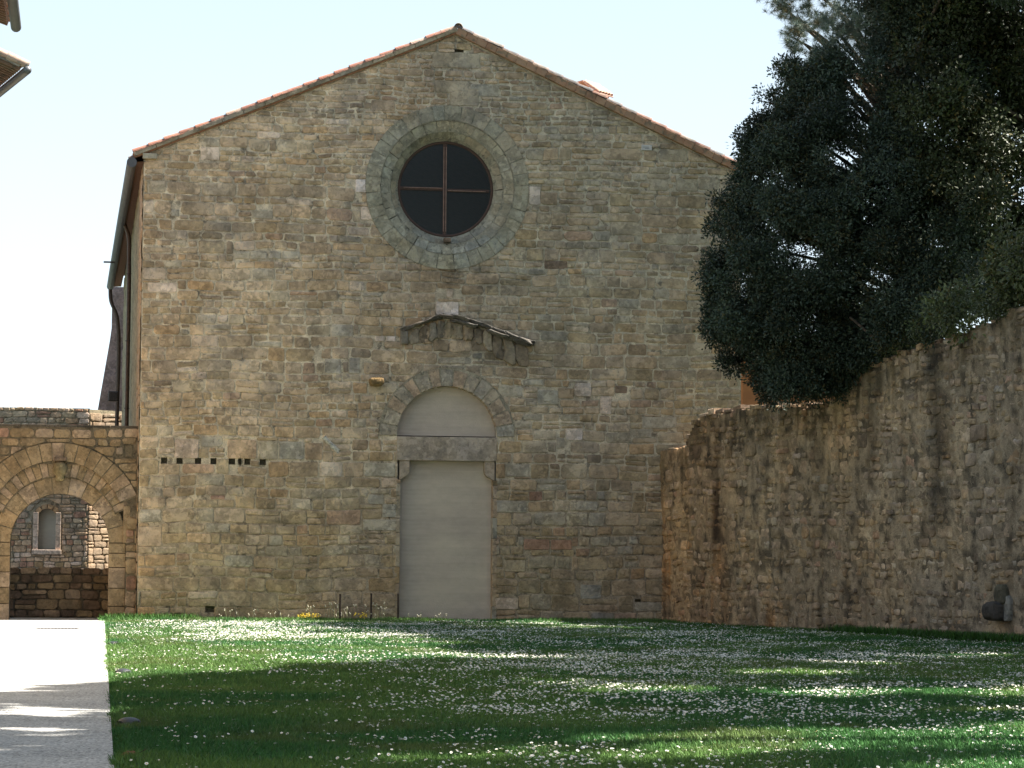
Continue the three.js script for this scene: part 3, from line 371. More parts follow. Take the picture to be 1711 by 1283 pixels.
  mesh('gutter_bracket', bevelBox(0.03, 0.05, 0.35, 0.008).rotateY(Math.PI / 2).translate(-0.62, 10.55, -18.5), M.iron, church);
  mesh('lantern_box', bevelBox(0.34, 0.34, 0.3, 0.05).translate(-0.34, 6.9, -27), M.iron, church);
  { const sh = new THREE.Shape([[0.3, 0], [-1.35, 0], [-0.84, 6.6], [-0.42, 9.3], [-0.36, 9.8], [-0.36, 11.2], [0.3, 11.2]].map((q) => new THREE.Vector2(...q))); mesh('buttress', paint(boxUV(new THREE.ExtrudeGeometry(sh, { depth: 1.2, bevelEnabled: false }).translate(0, 0, -34.4)), [0.30, 0.22, 0.21], 0.3), M.stone, church); }
}

// ------------------------------------------------------------------ gateway wall on the left
{
  const r = rng(23), gate = thing('gateway_wall', 'shaded stone wall with a moulded round archway left of the church', 'gateway', [-7, 0, -0.35]);
  // local u = x + 7 ; spans x -7 .. 0, top 4.65
  const OX = 7, top = 4.64, C1 = [-1.85 + OX, 1.87], C2 = [-1.88 + OX, 2.0], C3 = [-1.92 + OX, 2.22];
  const s = new THREE.Shape(); s.moveTo(0, 0); s.lineTo(C1[0] - 1.17, 0); s.lineTo(C1[0] - 1.17, C1[1]); s.absarc(C1[0], C1[1], 1.17, Math.PI, 0, true); s.lineTo(C1[0] + 1.17, 0); s.lineTo(6.99, 0); s.lineTo(6.99, top); s.lineTo(0, top); s.closePath();
  mesh('wall', paint(boxUV(new THREE.ExtrudeGeometry(s, { depth: 0.6, bevelEnabled: false, curveSegments: 24 }).translate(0, 0, -0.85)), [0.30, 0.24, 0.16], 0.2), M.mortar, gate);
  const ring = (c, r0, r1, a0, a1, n, w, back, tone, name, k = 0.9) => { let a = a0; for (let i = 0; i < n; i++) { const b = i === n - 1 ? a1 : a0 + (a1 - a0) * (i + 1) / n + (r() - 0.5) * 0.04 * (a1 - a0) / n; mesh(name, wedge(c[0], c[1], r0, r1, a, b, w, w, back, jit(tone(i), r, 0.07).map((x) => x * k), r, 0.003), M.stone, gate); a = b; } };
  ring(C1, 1.165, 1.58, 0.0, Math.PI, 11, -0.13, -0.3, (i) => COL[['brown', 'brown', 'khaki', 'brown', 'khaki', 'brown', 'brown', 'khaki', 'brown', 'brown', 'brown'][i]], 'voussoir', 1.0);
  ring(C2, 1.46, 1.84, 0.42, Math.PI - 0.42, 21, -0.07, -0.2, (i) => i % 2 ? COL.brown : COL.khaki, 'moulding_block', 1.0);
  ring(C3, 1.60, 2.05, 0.40, Math.PI - 0.40, 15, 0.03, -0.1, () => pick([['khaki', 1], ['brown', 3]], r), 'hood_stone', 1.0);
  const inArch = (u, v) => v > 1.87 ? Math.hypot(u - C2[0], v - C2[1]) < 1.80 : Math.abs(u - C1[0]) < 1.56;
  mesh('mortar_bed', sheet(0, 6.99, 0, top, 0.09, (u, v) => !inArch(u, v), (u, v) => 0.02 * (fbm(u * 4, v * 4, 4, 3) - 0.5), (u, v) => { const k = 0.8 + 0.5 * (fbm(u * 2, v * 2, 8, 3) - 0.5); return [0.29 * k, 0.23 * k, 0.155 * k]; }), M.mortar, gate);
  const polys = courses({ u0: 2.8, u1: 6.98, v0: 0, v1: top - 0.06, rand: r, wave: 0.04, gap: 0.014, rowH: (v, i, q) => v < 3.2 ? MIX(0.28, 0.4, q()) : MIX(0.13, 0.24, q()), len: (v, h, q) => v < 3 ? MIX(0.5, 0.9, q()) : h * MIX(1.2, 3.2, q()), shape: (q) => { q = outRect(q, C1[0] - 1.57, -1, C1[0] + 1.57, 2.75); if (q.length < 3) return null; q = outDisc(q, C3[0], C3[1], 2.06, 2.4); if (q.length < 3) return null; return outRect(q, 6.62, 3.9, 6.86, 4.26); } });
  layStones(polys.map((p) => ({ p, a: area(p), o: { tint: jit(pick([['brown', 5], ['dark', 0.6], ['khaki', 2], ['red', 0.3]], r), r, 0.16), w: 0.012 + 0.01 * r(), bev: 0.025 } })), gate, { rand: r });
  for (const sg of [-1, 1]) { let y = 0; while (y < 1.86) { const h = Math.min(MIX(0.34, 0.5, r()), 1.87 - y); mesh('jamb_stone', paint(boxUV(bevelBox(0.40, h - 0.014, 0.24, 0.015).translate(C1[0] + sg * 1.37, y + h / 2, -0.26)), jit(COL[r() < 0.3 ? 'khaki' : 'brown'], r, 0.1), 0.15, y), M.stone, gate); y += h; } }
  for (const sg of [-1, 1]) { let y = 1.87; mesh('impost', paint(boxUV(bevelBox(0.43, 0.9, 0.12, 0.02).translate(C1[0] + sg * 1.72, 2.32, -0.08)), COL.brown, 0.15), M.stone, gate); }
  mesh('added_shade_roof', paint(box(3.3, 0.16, 2.5, 5.25, 4.35, -2.15), [0.2, 0.14, 0.09]), M.tile, gate);  // unseen roof, added to shade the low wall inside the arch
  { const pr = [[0.0, -0.26], [0.09, -0.25], [0.115, -0.2], [0.10, -0.13], [0.15, -0.08], [0.175, 0.02], [0.15, 0.13], [0.10, 0.19], [0.0, 0.2]].map((q) => new THREE.Vector2(...q)); mesh('keystone', paint(new THREE.LatheGeometry(pr, 14).scale(1, 1, 1.1).translate(C1[0] - 0.02, 3.60, 0.02), [0.36, 0.28, 0.15], 0.25), M.stone, gate); mesh('keystone_cap', paint(boxUV(bevelBox(0.3, 0.09, 0.3, 0.02).translate(C1[0] - 0.02, 3.87, 0.0)), COL.dark), M.stone, gate); }
  for (let i = 0; i < 8; i++) { const f = (c, r0, r1, a0, a1, w) => mesh('arch_mortar', wedge(c[0], c[1], r0, r1, MIX(a0, a1, i / 8), MIX(a0, a1, (i + 1) / 8), w, w, -0.28, [0.30, 0.24, 0.16], r, -0.002), M.mortar, gate); f(C1, 1.17, 1.60, 0, Math.PI, -0.137); f(C2, 1.44, 1.86, 0.4, Math.PI - 0.4, -0.078); f(C3, 1.60, 2.06, 0.38, Math.PI - 0.38, 0.02); }
  for (let x = 0; x < 6.9;) { const L = MIX(0.5, 0.9, r()); mesh('coping_stone', paint(boxUV(bevelBox(Math.min(L, 6.98 - x) - 0.012, 0.07, 0.72, 0.012).translate(x + Math.min(L, 6.98 - x) / 2, top + 0.025, -0.46)), jit([0.20, 0.165, 0.12], r), 0.2, x), M.stone, gate); x += L; }
  { const g = new THREE.BoxGeometry(0.2, 0.3, 0.22); g.setIndex([...g.index.array].filter((_, i) => !(i >= 24 && i < 30))); mesh('niche', paint(g.translate(6.74, 4.08, -0.09), [0.1, 0.08, 0.05]), M.mortar, gate); mesh('niche_lamp', new THREE.SphereGeometry(0.05, 10, 8).translate(6.76, 4.06, -0.06), M.gutter, gate); }
}
// low dark wall just inside the archway
{
  const r = rng(29), t = thing('courtyard_wall', 'low dark stone wall seen inside the archway', 'wall', [-3.6, 0, -3.2]);
  mesh('wall', paint(box(3.3, 1.22, 0.5, 1.65, 0.61, -0.28), [0.22, 0.18, 0.13]), M.mortar, t);
  const ps = courses({ u0: 0, u1: 3.3, v0: 0, v1: 1.12, rand: r, rowH: (v, i, q) => MIX(0.16, 0.28, q()), len: (v, h, q) => h * MIX(1.2, 2.6, q()), shape: (q) => q });
  layStones(ps.map((p) => ({ p, a: area(p), o: { tint: jit(pick([['brown', 3], ['dark', 3], ['khaki', 1]], r), r, 0.15), w: 0.02 + 0.01 * r() } })), t, { rand: r });
}
// chapel beyond
{
  const r = rng(31), t = thing('chapel', 'pale stone chapel with a blind pointed window seen through the archway', 'chapel', [-8.1, 0, -30.2]);
  const O = 8.1, lx = -2.5 + O;
  const s = new THREE.Shape([[0.0, 0], [7.0, 0], [7.0, 6.65], [0, 6.65]].map((q) => new THREE.Vector2(...q))); const hp = new THREE.Path(); hp.moveTo(lx - 0.3, 1.75); hp.lineTo(lx + 0.3, 1.75); hp.lineTo(lx + 0.3, 2.85); hp.quadraticCurveTo(lx + 0.26, 3.2, lx, 3.3); hp.quadraticCurveTo(lx - 0.26, 3.2, lx - 0.3, 2.85); hp.closePath(); s.holes.push(hp);
  mesh('wall', paint(boxUV(new THREE.ExtrudeGeometry(s, { depth: 0.6, bevelEnabled: false }).translate(0, 0, -0.62)), [0.42, 0.37, 0.28], 0.2), M.mortar, t);
  const near = (q) => { q = outRect(q, lx - 0.52, 1.55, lx + 0.52, 3.0); return q.length < 3 ? null : outDisc(q, lx, 2.9, 0.55, 2.9); };
  const ps = courses({ u0: 3.9, u1: 6.98, v0: 0.9, v1: 6.55, rand: r, rowH: (v, i, q) => MIX(0.13, 0.26, q()), len: (v, h, q) => h * MIX(1.1, 2.6, q()), shape: near });
  layStones(ps.map((p) => ({ p, a: area(p), o: { tint: jit(pick([['beige', 4], ['pale', 2], ['grey', 2], ['red', 1.2], ['brown', 1]], r), r, 0.14), w: 0.02 } })), t, { rand: r });
  mesh('blind_window', boxUV(new THREE.BoxGeometry(0.8, 1.9, 0.08).translate(lx, 2.5, -0.34)), S({ color: new THREE.Color(0.62, 0.56, 0.46), map: plasterMap, roughness: 1 }), t);
  for (const sg of [-1, 1]) for (let k = 0; k < 3; k++) mesh('window_jamb', paint(boxUV(bevelBox(0.17, 0.42, 0.3, 0.01).translate(lx + sg * 0.385, 1.96 + k * 0.43, -0.08)), jit(COL.pale, r, 0.08), 0.1, k), M.stone, t);
  for (let k = 0; k < 6; k++) mesh('window_voussoir', wedge(lx, 2.82, 0.32, 0.5, Math.PI * k / 6, Math.PI * (k + 1) / 6, 0.06, 0.06, -0.2, jit(COL.ochre, r, 0.1), r), M.stone, t);
  mesh('window_sill', paint(boxUV(bevelBox(1.0, 0.16, 0.3, 0.015).translate(lx, 1.66, 0)), COL.pale), M.stone, t);
  // canted corner face to the right, in the sun
  const c = new THREE.Group(); c.name = 'canted_face'; c.position.set(7.0, 0, 0); c.rotation.y = 0.72; t.add(c);
  mesh('corner_wall', paint(box(2.4, 6.62, 0.4, 1.2, 3.31, -0.22), [0.42, 0.36, 0.25]), M.mortar, c);
  const p2 = courses({ u0: 0, u1: 2.3, v0: 0.6, v1: 6.5, rand: r, rowH: (v, i, q) => MIX(0.2, 0.32, q()), len: (v, h, q) => h * MIX(1.3, 2.8, q()), shape: (q) => q });
  p2.forEach((p) => mesh('quoin_stone', stoneGeo(p, { rand: r, tint: jit(COL.khaki, r, 0.2).map((x) => x * 0.8), w: 0.03 + 0.015 * r(), bev: 0.03 }), M.stone, c));
}

// ------------------------------------------------------------------ garden wall on the right
const WALL_A = new THREE.Vector3(12.8, 0, 0), WALL_T = Math.atan2(-15.6, 3.8);
const WPTS = [[0, 4.3], [1.38, 4.25], [1.46, 4.55], [1.85, 4.96], [2.4, 5.06], [4.15, 5.10], [6.5, 5.04], [8.3, 4.96], [8.7, 5.2], [9.0, 5.45], [10.9, 5.83], [13.7, 6.13], [16.2, 6.54], [20, 6.8], [42, 6.8]];
function wallTop(s) { for (let i = 1; i < WPTS.length; i++) if (s <= WPTS[i][0]) { const a = WPTS[i - 1], b = WPTS[i]; return MIX(a[1], b[1], (s - a[0]) / (b[0] - a[0])); } return 6.8; }
const onWall = (s, y, w = 0) => new THREE.Vector3(12.8 + 0.2367 * s - 0.9716 * w, y, 0.9716 * s + 0.2367 * w);
{
  const r = rng(41), wall = thing('garden_wall', 'tall weathered rubble garden wall stepping up under the trees', 'wall', [12.8, 0, 0], WALL_T);
  const s = new THREE.Shape(); s.moveTo(-0.15, -0.2); s.lineTo(42, -0.2); for (let i = WPTS.length - 1; i >= 0; i--) s.lineTo(Math.max(-0.15, WPTS[i][0] - (i ? 0 : 0.15)), WPTS[i][1] - 0.03); s.closePath();
  mesh('wall', paint(boxUV(new THREE.ExtrudeGeometry(s, { depth: 0.62, bevelEnabled: false }).translate(0, 0, -0.7)), [0.22, 0.18, 0.12], 0.3), M.mortar, wall);
  const stain = (u, v) => {
    let k = [1, 1, 1]; const mul = (a, t) => { k = k.map((x, i) => x * MIX(1, a[i], t)); };
    const n = fbm(u * 1.1, v * 0.9, 3, 4), st = fbm(u * 3.2, v * 0.22, 13, 4), st2 = fbm(u * 7, v * 0.35, 23, 3), top = wallTop(u) - v;
    mul([0.60, 0.57, 0.53], SS(0.52, 0.60, st * 0.55 + st2 * 0.45 + 0.10 * SS(2.6, 0.2, top)) * SS(0.38, 0.56, fbm(u * 4, v * 5, 53, 3)) * 0.9);
    mul([1.30, 1.26, 1.18], SS(0.53, 0.62, fbm(u * 0.8, v * 0.5, 33, 4)));
    const or = Math.max(Math.exp(-(((u - 2.9) / 0.55) ** 2)) * SS(3.6, 1.6, v), Math.exp(-(((u - 0.35) / 0.3) ** 2)) * SS(3.4, 2.4, v) * SS(0.2, 1, v), Math.exp(-(((u - 5.6) / 0.5) ** 2)) * SS(0.9, 0.3, v));
    mul([0.92, 0.66, 0.42], or * SS(0.4, 0.55, st2 * 0.5 + n * 0.5)); mul([0.35, 0.31, 0.27], Math.exp(-(((u - 3.05 - 0.1 * sn(v, 2)) / 0.22) ** 2)) * SS(0.40, 0.52, st2) * SS(1.2, 2, v) * SS(4.6, 3, v));
    mul([0.40, 0.40, 0.40], Math.exp(-(((u - 12.9 - 0.12 * sn(v * 0.8, 5)) / 0.26) ** 2)) * SS(0.36, 0.5, st2) * SS(1.6, 2.8, v)); mul([0.62, 0.62, 0.58], Math.exp(-(((u - 8.3) / 0.3) ** 2)) * SS(0.38, 0.52, st2));
    mul([0.58, 0.57, 0.50], SS(0.42, 0.56, n * 0.5 + st2 * 0.5) * SS(1.3, 0.25, top)); mul([0.90, 0.95, 1.02], SS(9, 13, u));
    mul([1.12, 0.98, 0.85], SS(5.5, 2, u)); return k;
  };
  const tm = (u, v) => { const k = stain(u, v), d = SS(0.5, 0.68, fbm(u * 4, v * 4, 70, 4)); return [0.47, 0.365, 0.25].map((x, i) => x * k[i] * MIX(1, 0.42, d)); };
  mesh('mortar_bed', sheet(-0.1, 17.6, 0, 6.7, 0.085, (u, v) => v < wallTop(u) - 0.05, (u, v) => 0.05 * (fbm(u * 3.5, v * 3.5, 4, 4) - 0.5) + 0.10 * (fbm(u * 0.8, v * 0.5, 14, 2) - 0.5), tm), M.mortar, wall);
  const polys = courses({ u0: -0.08, u1: 17.6, v0: 0, v1: 6.75, rand: r, wave: 0.06, gap: 0.016, rowH: (v, i, q) => q() < 0.25 ? MIX(0.22, 0.34, q()) : MIX(0.11, 0.21, q()), len: (v, h, q) => CL(h * MIX(0.8, 2.4, q()), 0.1, 0.6),
    shape: (q) => { const m = mid(q); if (m[1] > wallTop(m[0]) - 0.04 || r() < 0.14) return null; return outRect(q, 15.0, 0.4, 15.8, 1.15); } });
  const bulge = (u, v) => 0.10 * (fbm(u * 0.8, v * 0.5, 14, 2) - 0.5);
  layStones(polys.map((p) => { const m = mid(p), A = area(p); return { p, a: A, o: { tint: jit(pick([['beige', 1.4], ['khaki', 3], ['brown', 4.5], ['grey', 1.3], ['pale', 0.15], ['dark', 1.6], ['ochre', 0.5], ['red', 0.3]], r), r, 0.2).map((x, i) => MIX(x, [0.34, 0.262, 0.175][i], 0.35)), w: bulge(m[0], m[1]) + MIX(-0.004, 0.045, r() * r()), back: bulge(m[0], m[1]) - 0.06, bev: MIX(0.02, 0.045, r()), cround: MIX(0.08, 0.24, r()), wob: 0.024 } }; }), wall, { rand: r, shade: stain, relief: 0.034 });
  // loose stones along the top
  for (let u = 0; u < 17.4;) { const L = MIX(0.18, 0.42, r()), h = MIX(0.06, 0.16, r()); if (r() < 0.86) { const g = bevelBox(L * 0.92, h, MIX(0.3, 0.55, r()), 0.03); const p = g.attributes.position; for (let i = 0; i < p.count; i++) p.setXYZ(i, p.getX(i) + 0.03 * sn(p.getX(i) * 9, u, 3), p.getY(i) + 0.03 * sn(p.getX(i) * 8, p.getZ(i) * 8 + u, 5), p.getZ(i)); g.computeVertexNormals(); mesh('top_stone', paint(boxUV(g.rotateZ((r() - 0.5) * 0.2).translate(u + L / 2, wallTop(u + L / 2) + h * 0.3 - 0.03, -0.28 + (r() - 0.5) * 0.14)), jit(pick([['khaki', 2], ['dark', 2], ['brown', 2]], r), r, 0.2), 0.3, u), M.stone, wall); } u += L; }
  mesh('waterspout', paint(rock(0.46, 0.38, 0.44, 5, 0.5, 0.22).translate(15.30, 0.62, 0.10), [0.075, 0.07, 0.066], 0.4), M.stone, wall);
  mesh('spout_hood', paint(rock(0.40, 0.40, 0.24, 6, 0.5, 0.3).rotateZ(0.2).translate(15.42, 0.94, 0.02), [0.10, 0.095, 0.07], 0.5), M.stone, wall);
  mesh('spout_side', paint(rock(0.24, 0.5, 0.2, 7, 0.5, 0.25).translate(15.62, 0.68, 0.0), [0.25, 0.25, 0.24], 0.3), M.stone, wall);
}
{ // terrace behind the wall
  const p = [[0.3, 3.9], [9, 3.9], [9, 5.0], [42, 5.4]], pos = [], idx = [];
  const sh = (s, y, back) => { const q = onWall(s, y, -0.5 - back); return [q.x, q.y, q.z]; };
  p.forEach(([s, y], i) => { pos.push(...sh(s, y, 0), ...sh(s, y + 0.6, 40)); if (i) idx.push(2 * i - 2, 2 * i, 2 * i - 1, 2 * i, 2 * i + 1, 2 * i - 1); });
  structure('terrace', geo(pos, idx, null, pos.flatMap((_, i) => i % 3 ? [] : [pos[i], pos[i + 2]])), M.turf);
}
// terracotta house glimpsed behind the church corner
{
  const h = thing('terracotta_house', 'orange plastered house glimpsed between church corner and dark tree', 'house', [19.5, 0, -11]);
  mesh('wall', boxUV(new THREE.BoxGeometry(5.2, 7.3, 5).translate(0, 3.65, 0)), M.terracotta, h);
  mesh('roof', paint(box(5.7, 0.14, 5.6, 0, 7.4, 0), [0.42, 0.17, 0.11]), M.tile, h);
  for (let k = 0; k < 18; k++) { const g = new THREE.CylinderGeometry(0.11, 0.12, 5.5, 7, 1, true, 0, Math.PI).rotateX(Math.PI / 2).rotateZ(Math.PI / 2 * 0).translate(-2.7 + k * 0.32, 7.5, 0.05); mesh('roof_tile', paint(g, [0.5, 0.24, 0.17], 0.2, k), M.tile, h); }
}

// ------------------------------------------------------------------ trees
const tinted = (mat, geo_, n, name, parent) => { const m = new THREE.InstancedMesh(geo_, mat, n); m.name = numbered(name); m.castShadow = m.receiveShadow = true; parent.add(m); return m; };
function leafSpray(rand, n, spread, L, Wd) {       // a twig with folded leaves
  const pos = [], idx = [];
  for (let i = 0; i < n; i++) {
    const o = new THREE.Vector3((rand() - 0.5), (rand() - 0.5), (rand() - 0.5)).multiplyScalar(2 * spread), d = o.clone().normalize().multiplyScalar(0.7).add(new THREE.Vector3(rand() - 0.5, rand() - 0.35, rand() - 0.5)).normalize(), sd = new THREE.Vector3(rand() - 0.5, rand() - 0.5, rand() - 0.5).cross(d).normalize(), up = d.clone().cross(sd), l = L * MIX(0.7, 1.25, rand()), w = Wd * MIX(0.8, 1.2, rand()) / 2, b = pos.length / 3;
    const add = (v) => pos.push(v.x, v.y, v.z); add(o); add(o.clone().addScaledVector(d, l * 0.45).addScaledVector(sd, w).addScaledVector(up, w * 0.35)); add(o.clone().addScaledVector(d, l)); add(o.clone().addScaledVector(d, l * 0.45).addScaledVector(sd, -w).addScaledVector(up, w * 0.35));
    idx.push(b, b + 1, b + 2, b, b + 2, b + 3);
  }
  const g = geo(pos, idx); return g;
}
function needleTuft(rand, n, L) {
  const pos = [], idx = []; for (let i = 0; i < n; i++) { const d = new THREE.Vector3(rand() - 0.5, rand() - 0.15, rand() - 0.5).normalize(), sd = new THREE.Vector3(rand() - 0.5, rand() - 0.5, rand() - 0.5).cross(d).normalize(), b = pos.length / 3, l = L * MIX(0.7, 1.2, rand()), o = d.clone().multiplyScalar(0.01); const e = o.clone().addScaledVector(d, l); pos.push(o.x + sd.x * 0.004, o.y + sd.y * 0.004, o.z + sd.z * 0.004, o.x - sd.x * 0.004, o.y - sd.y * 0.004, o.z - sd.z * 0.004, e.x, e.y, e.z); idx.push(b, b + 1, b + 2); } return geo(pos, idx);
}
const SPRAY = leafSpray(rng(71), 32, 0.18, 0.074, 0.034), SPRAY2 = leafSpray(rng(72), 22, 0.20, 0.10, 0.055), NEEDLE = needleTuft(rng(73), 46, 0.16), BIGSPRAY = leafSpray(rng(74), 22, 0.34, 0.26, 0.14);
const MILEX = new THREE.MeshPhysicalMaterial({ color: 0xffffff, roughness: 0.5, specularIntensity: 0.5, side: THREE.DoubleSide }), MPINE = S({ color: 0xffffff, roughness: 0.6, side: THREE.DoubleSide }), MSHRUB = new THREE.MeshPhysicalMaterial({ color: 0xffffff, roughness: 0.7, transmission: 0.3, thickness: 0, side: THREE.DoubleSide });
// blobs: {p: Vector3, r} foliage masses; each gets a limb from the trunk
function tree({ name, label, category = 'tree', group, base, top, r0, blobs, per, spray, mat, tone, seed, size = [0.8, 1.3], shell = 0.5, gap = 0.42, gapScale = 1.1, reject, limbR = 0.07 }) {
  const rand = rng(seed), b0 = new THREE.Vector3(...base), t = thing(name, label, category, base, 0, group), loc = (v) => v.clone().sub(b0);
  const topV = new THREE.Vector3(...top), wob = (k) => new THREE.Vector3((rand() - 0.5) * k, 0, (rand() - 0.5) * k);
  const mids = [0, 0.33, 0.66, 1].map((k, i) => new THREE.Vector3().lerpVectors(b0, topV, k).add(i ? wob(0.5) : new THREE.Vector3())).map(loc);
  mesh('trunk', tube(mids, r0, r0 * 0.4, 5, 10), M.bark, t);
  for (const bl of blobs) { if (bl.nolimb) continue; const k = CL((bl.p.y - b0.y) / (topV.y - b0.y) * 0.75, 0.2, 1), s = new THREE.Vector3().lerpVectors(b0, topV, k), m = new THREE.Vector3().lerpVectors(s, bl.p, 0.5).add(new THREE.Vector3((rand() - 0.5) * 0.5, 0.25 + 0.3 * rand(), (rand() - 0.5) * 0.5)); mesh('limb', tube([s, m, bl.p].map(loc), limbR, limbR * 0.25, 5, 6), M.bark, t); }
  const mats = [], cols = [], q = new THREE.Quaternion(), e = new THREE.Euler(), v = new THREE.Vector3();
  const parts = []; for (const bl of blobs) { parts.push({ ...bl, r: bl.r * 0.84, k: (bl.k ?? 1) * 0.62 }); for (let i = 0; i < 8; i++) { const d = new THREE.Vector3(rand() - 0.5, rand() - 0.45, rand() - 0.5).normalize(); parts.push({ ...bl, p: bl.p.clone().addScaledVector(d, bl.r * MIX(0.65, 1.0, rand())), r: bl.r * MIX(0.22, 0.46, rand()), k: (bl.k ?? 1) * 0.95, sq: 0.7 }); } }
  for (const bl of parts) {
    const n = Math.round(per * bl.r * bl.r * (bl.k ?? 1)), sq = bl.sq ?? 0.85;
    for (let i = 0; i < n; i++) {
      const a = rand() * 6.2832, c = rand() * 2 - 1, s = Math.sqrt(1 - c * c), rr = bl.r * (shell + (1 - shell) * Math.pow(rand(), 0.6)) * (0.82 + 0.36 * noise(Math.cos(a) * s * 2.3 + bl.p.x, c * 2.3 + bl.p.y, Math.sin(a) * s * 2.3 + bl.p.z));
      v.set(bl.p.x + Math.cos(a) * s * rr, bl.p.y + c * rr * sq, bl.p.z + Math.sin(a) * s * rr);
      if (fbm(v.x * gapScale, v.y * gapScale, v.z * gapScale, 2) < gap || (reject && reject(v))) continue;
      q.setFromEuler(e.set(rand() * 6.28, rand() * 6.28, rand() * 6.28)); const z = MIX(size[0], size[1], rand());
      mats.push(new THREE.Matrix4().compose(loc(v), q, new THREE.Vector3(z, z, z))); const k = MIX(0.65, 1.35, rand()) * MIX(0.6, 1.7, fbm(v.x * 0.9, v.y * 0.9, v.z * 0.9, 2)), y = rand() < 0.1 ? 1.5 : 1; cols.push([tone[0] * k * y, tone[1] * k, tone[2] * k / y]);
    }
  }
  const im = tinted(mat, spray, mats.length, 'crown', t), cc = new THREE.Color(); mats.forEach((m, i) => { im.setMatrixAt(i, m); im.setColorAt(i, cc.setRGB(...cols[i])); }); tag(im, null, null, null, 'stuff');
  return t;
}
const B = (px, py, z, r, o = {}) => ({ p: PZ(px, py, z), r, ...o });
tree({ name: 'holm_oak', label: 'big dark evergreen oak leaning over the garden wall against the church', base: [17.2, 4.2, 7.5], top: [16.6, 13.5, 7.5], r0: 0.32, per: 420, spray: SPRAY, mat: MILEX, tone: [0.034, 0.048, 0.032], seed: 101, gap: 0.36,
  blobs: [B(1215, 470, 8, 0.72), B(1212, 540, 7.5, 0.42), B(1268, 525, 8.5, 0.95), B(1250, 412, 8, 0.7), B(1318, 605, 8.5, 0.9), B(1290, 470, 9, 1.2), B(1345, 560, 9, 1.25), B(1238, 362, 7, 0.4), B(1285, 350, 8, 0.95), B(1268, 235, 8, 0.5), B(1290, 275, 8, 0.8), B(1325, 215, 8, 0.85), B(1310, 180, 7.5, 0.5), B(1350, 320, 9, 1.3), B(1360, 440, 9.5, 1.45), B(1395, 240, 8.5, 1.3), B(1372, 165, 8, 0.75), B(1440, 150, 8.5, 1.2), B(1460, 330, 10, 1.6), B(1440, 480, 10, 1.35), B(1520, 220, 9, 1.6), B(1530, 60, 8, 1.0), B(1560, 400, 10.5, 1.45), B(1395, 625, 8.6, 0.6, { k: 0.8 }), B(1345, 632, 7.5, 0.5), B(1300, 655, 6.8, 0.36), B(1255, 592, 7, 0.34), B(1470, 545, 10.6, 0.75, { k: 0.5 }), B(1430, 560, 10, 0.6, { k: 0.7 }), B(1520, 500, 11, 0.8, { k: 0.45 }), B(1208, 340, 7, 0.26, { k: 0.8 }), B(1196, 440, 7.6, 0.24), B(1190, 468, 7.6, 0.2), B(1198, 505, 7.5, 0.26), B(1198, 556, 7.4, 0.24), B(1222, 604, 7, 0.25), B(1200, 382, 7, 0.22), B(1252, 240, 8, 0.26), B(1250, 288, 8, 0.25), B(1284, 170, 8, 0.24), B(1318, 120, 8, 0.28), B(1450, 560, 10, 0.75, { k: 0.7 }), B(1500, 540, 11, 0.75, { k: 0.7 }), B(1560, 512, 12, 0.75, { k: 0.6 }), B(1620, 480, 12.5, 0.7, { k: 0.55 }), B(1400, 600, 9, 0.6), B(1540, -10, 8, 1.3), B(1500, 100, 8, 0.9), B(1600, 20, 8.5, 1.3), ...[[17.2, 17.1, 5.5, 1.7], [17.8, 16.8, 8.5, 2.0], [16.0, 15.2, 10.5, 1.6], [18.2, 15.8, 12, 2.0], [19.2, 17, 6, 2.0], [17.0, 14.6, 13.2, 1.6], [17.9, 17.3, 3.4, 1.6], [19.6, 17.4, 4, 1.8], [20, 17, 10, 2.2], [20, 17.5, 13.6, 2.2], [17.2, 15.4, 7.2, 1.7], [19, 15.5, 14.5, 1.8]].map((q) => ({ p: new THREE.Vector3(q[0], q[1], q[2]), r: q[3], k: 0.6 }))] });
tree({ name: 'holm_oak', label: 'second evergreen oak filling the top right corner above the wall', base: [20.6, 4.8, 10], top: [19.6, 14, 10], r0: 0.3, per: 300, spray: SPRAY2, mat: MILEX, tone: [0.040, 0.050, 0.023], seed: 102, gap: 0.40,
  blobs: [B(1590, 60, 9, 1.4), B(1660, 130, 9, 1.5), B(1620, 250, 10, 1.5), B(1690, 330, 10, 1.5), B(1740, 60, 9, 1.6), B(1640, 420, 10.5, 1.1, { k: 0.6 }), B(1710, 450, 11, 1.0, { k: 0.55 }), B(1790, 220, 9, 1.9), B(1800, 420, 10, 1.6), B(1600, 330, 11, 1.0), B(1560, 150, 10, 1.0), B(1570, 480, 11, 0.6, { k: 0.5 })] });
tree({ name: 'umbrella_pine', label: 'blue-green pine branches showing above the dark oak against the sky', base: [20, 4.6, -1], top: [18.5, 17.5, 0], r0: 0.34, per: 190, spray: NEEDLE, mat: MPINE, tone: [0.13, 0.17, 0.135], seed: 103, shell: 0.2, gap: 0.44, gapScale: 1.7, limbR: 0.09,
  blobs: [B(1300, 8, 1, 0.5), B(1282, -12, 1, 0.45), B(1335, 30, 1, 0.6), B(1345, 75, 1.5, 0.62), B(1352, 110, 2, 0.55), B(1390, 60, 2, 0.75), B(1400, 15, 1, 0.6), B(1450, 20, 2, 0.7), B(1440, 75, 2, 0.7), B(1330, -40, 1, 0.8), B(1420, -60, 1, 1.1), B(1500, -30, 2, 1.2), B(1560, -90, 2, 1.6), B(1385, 95, 2, 0.6), B(1320, 60, 1.5, 0.4), B(1370, 20, 1, 0.6), B(1430, 40, 2, 0.7), B(1470, 60, 2, 0.7)] });
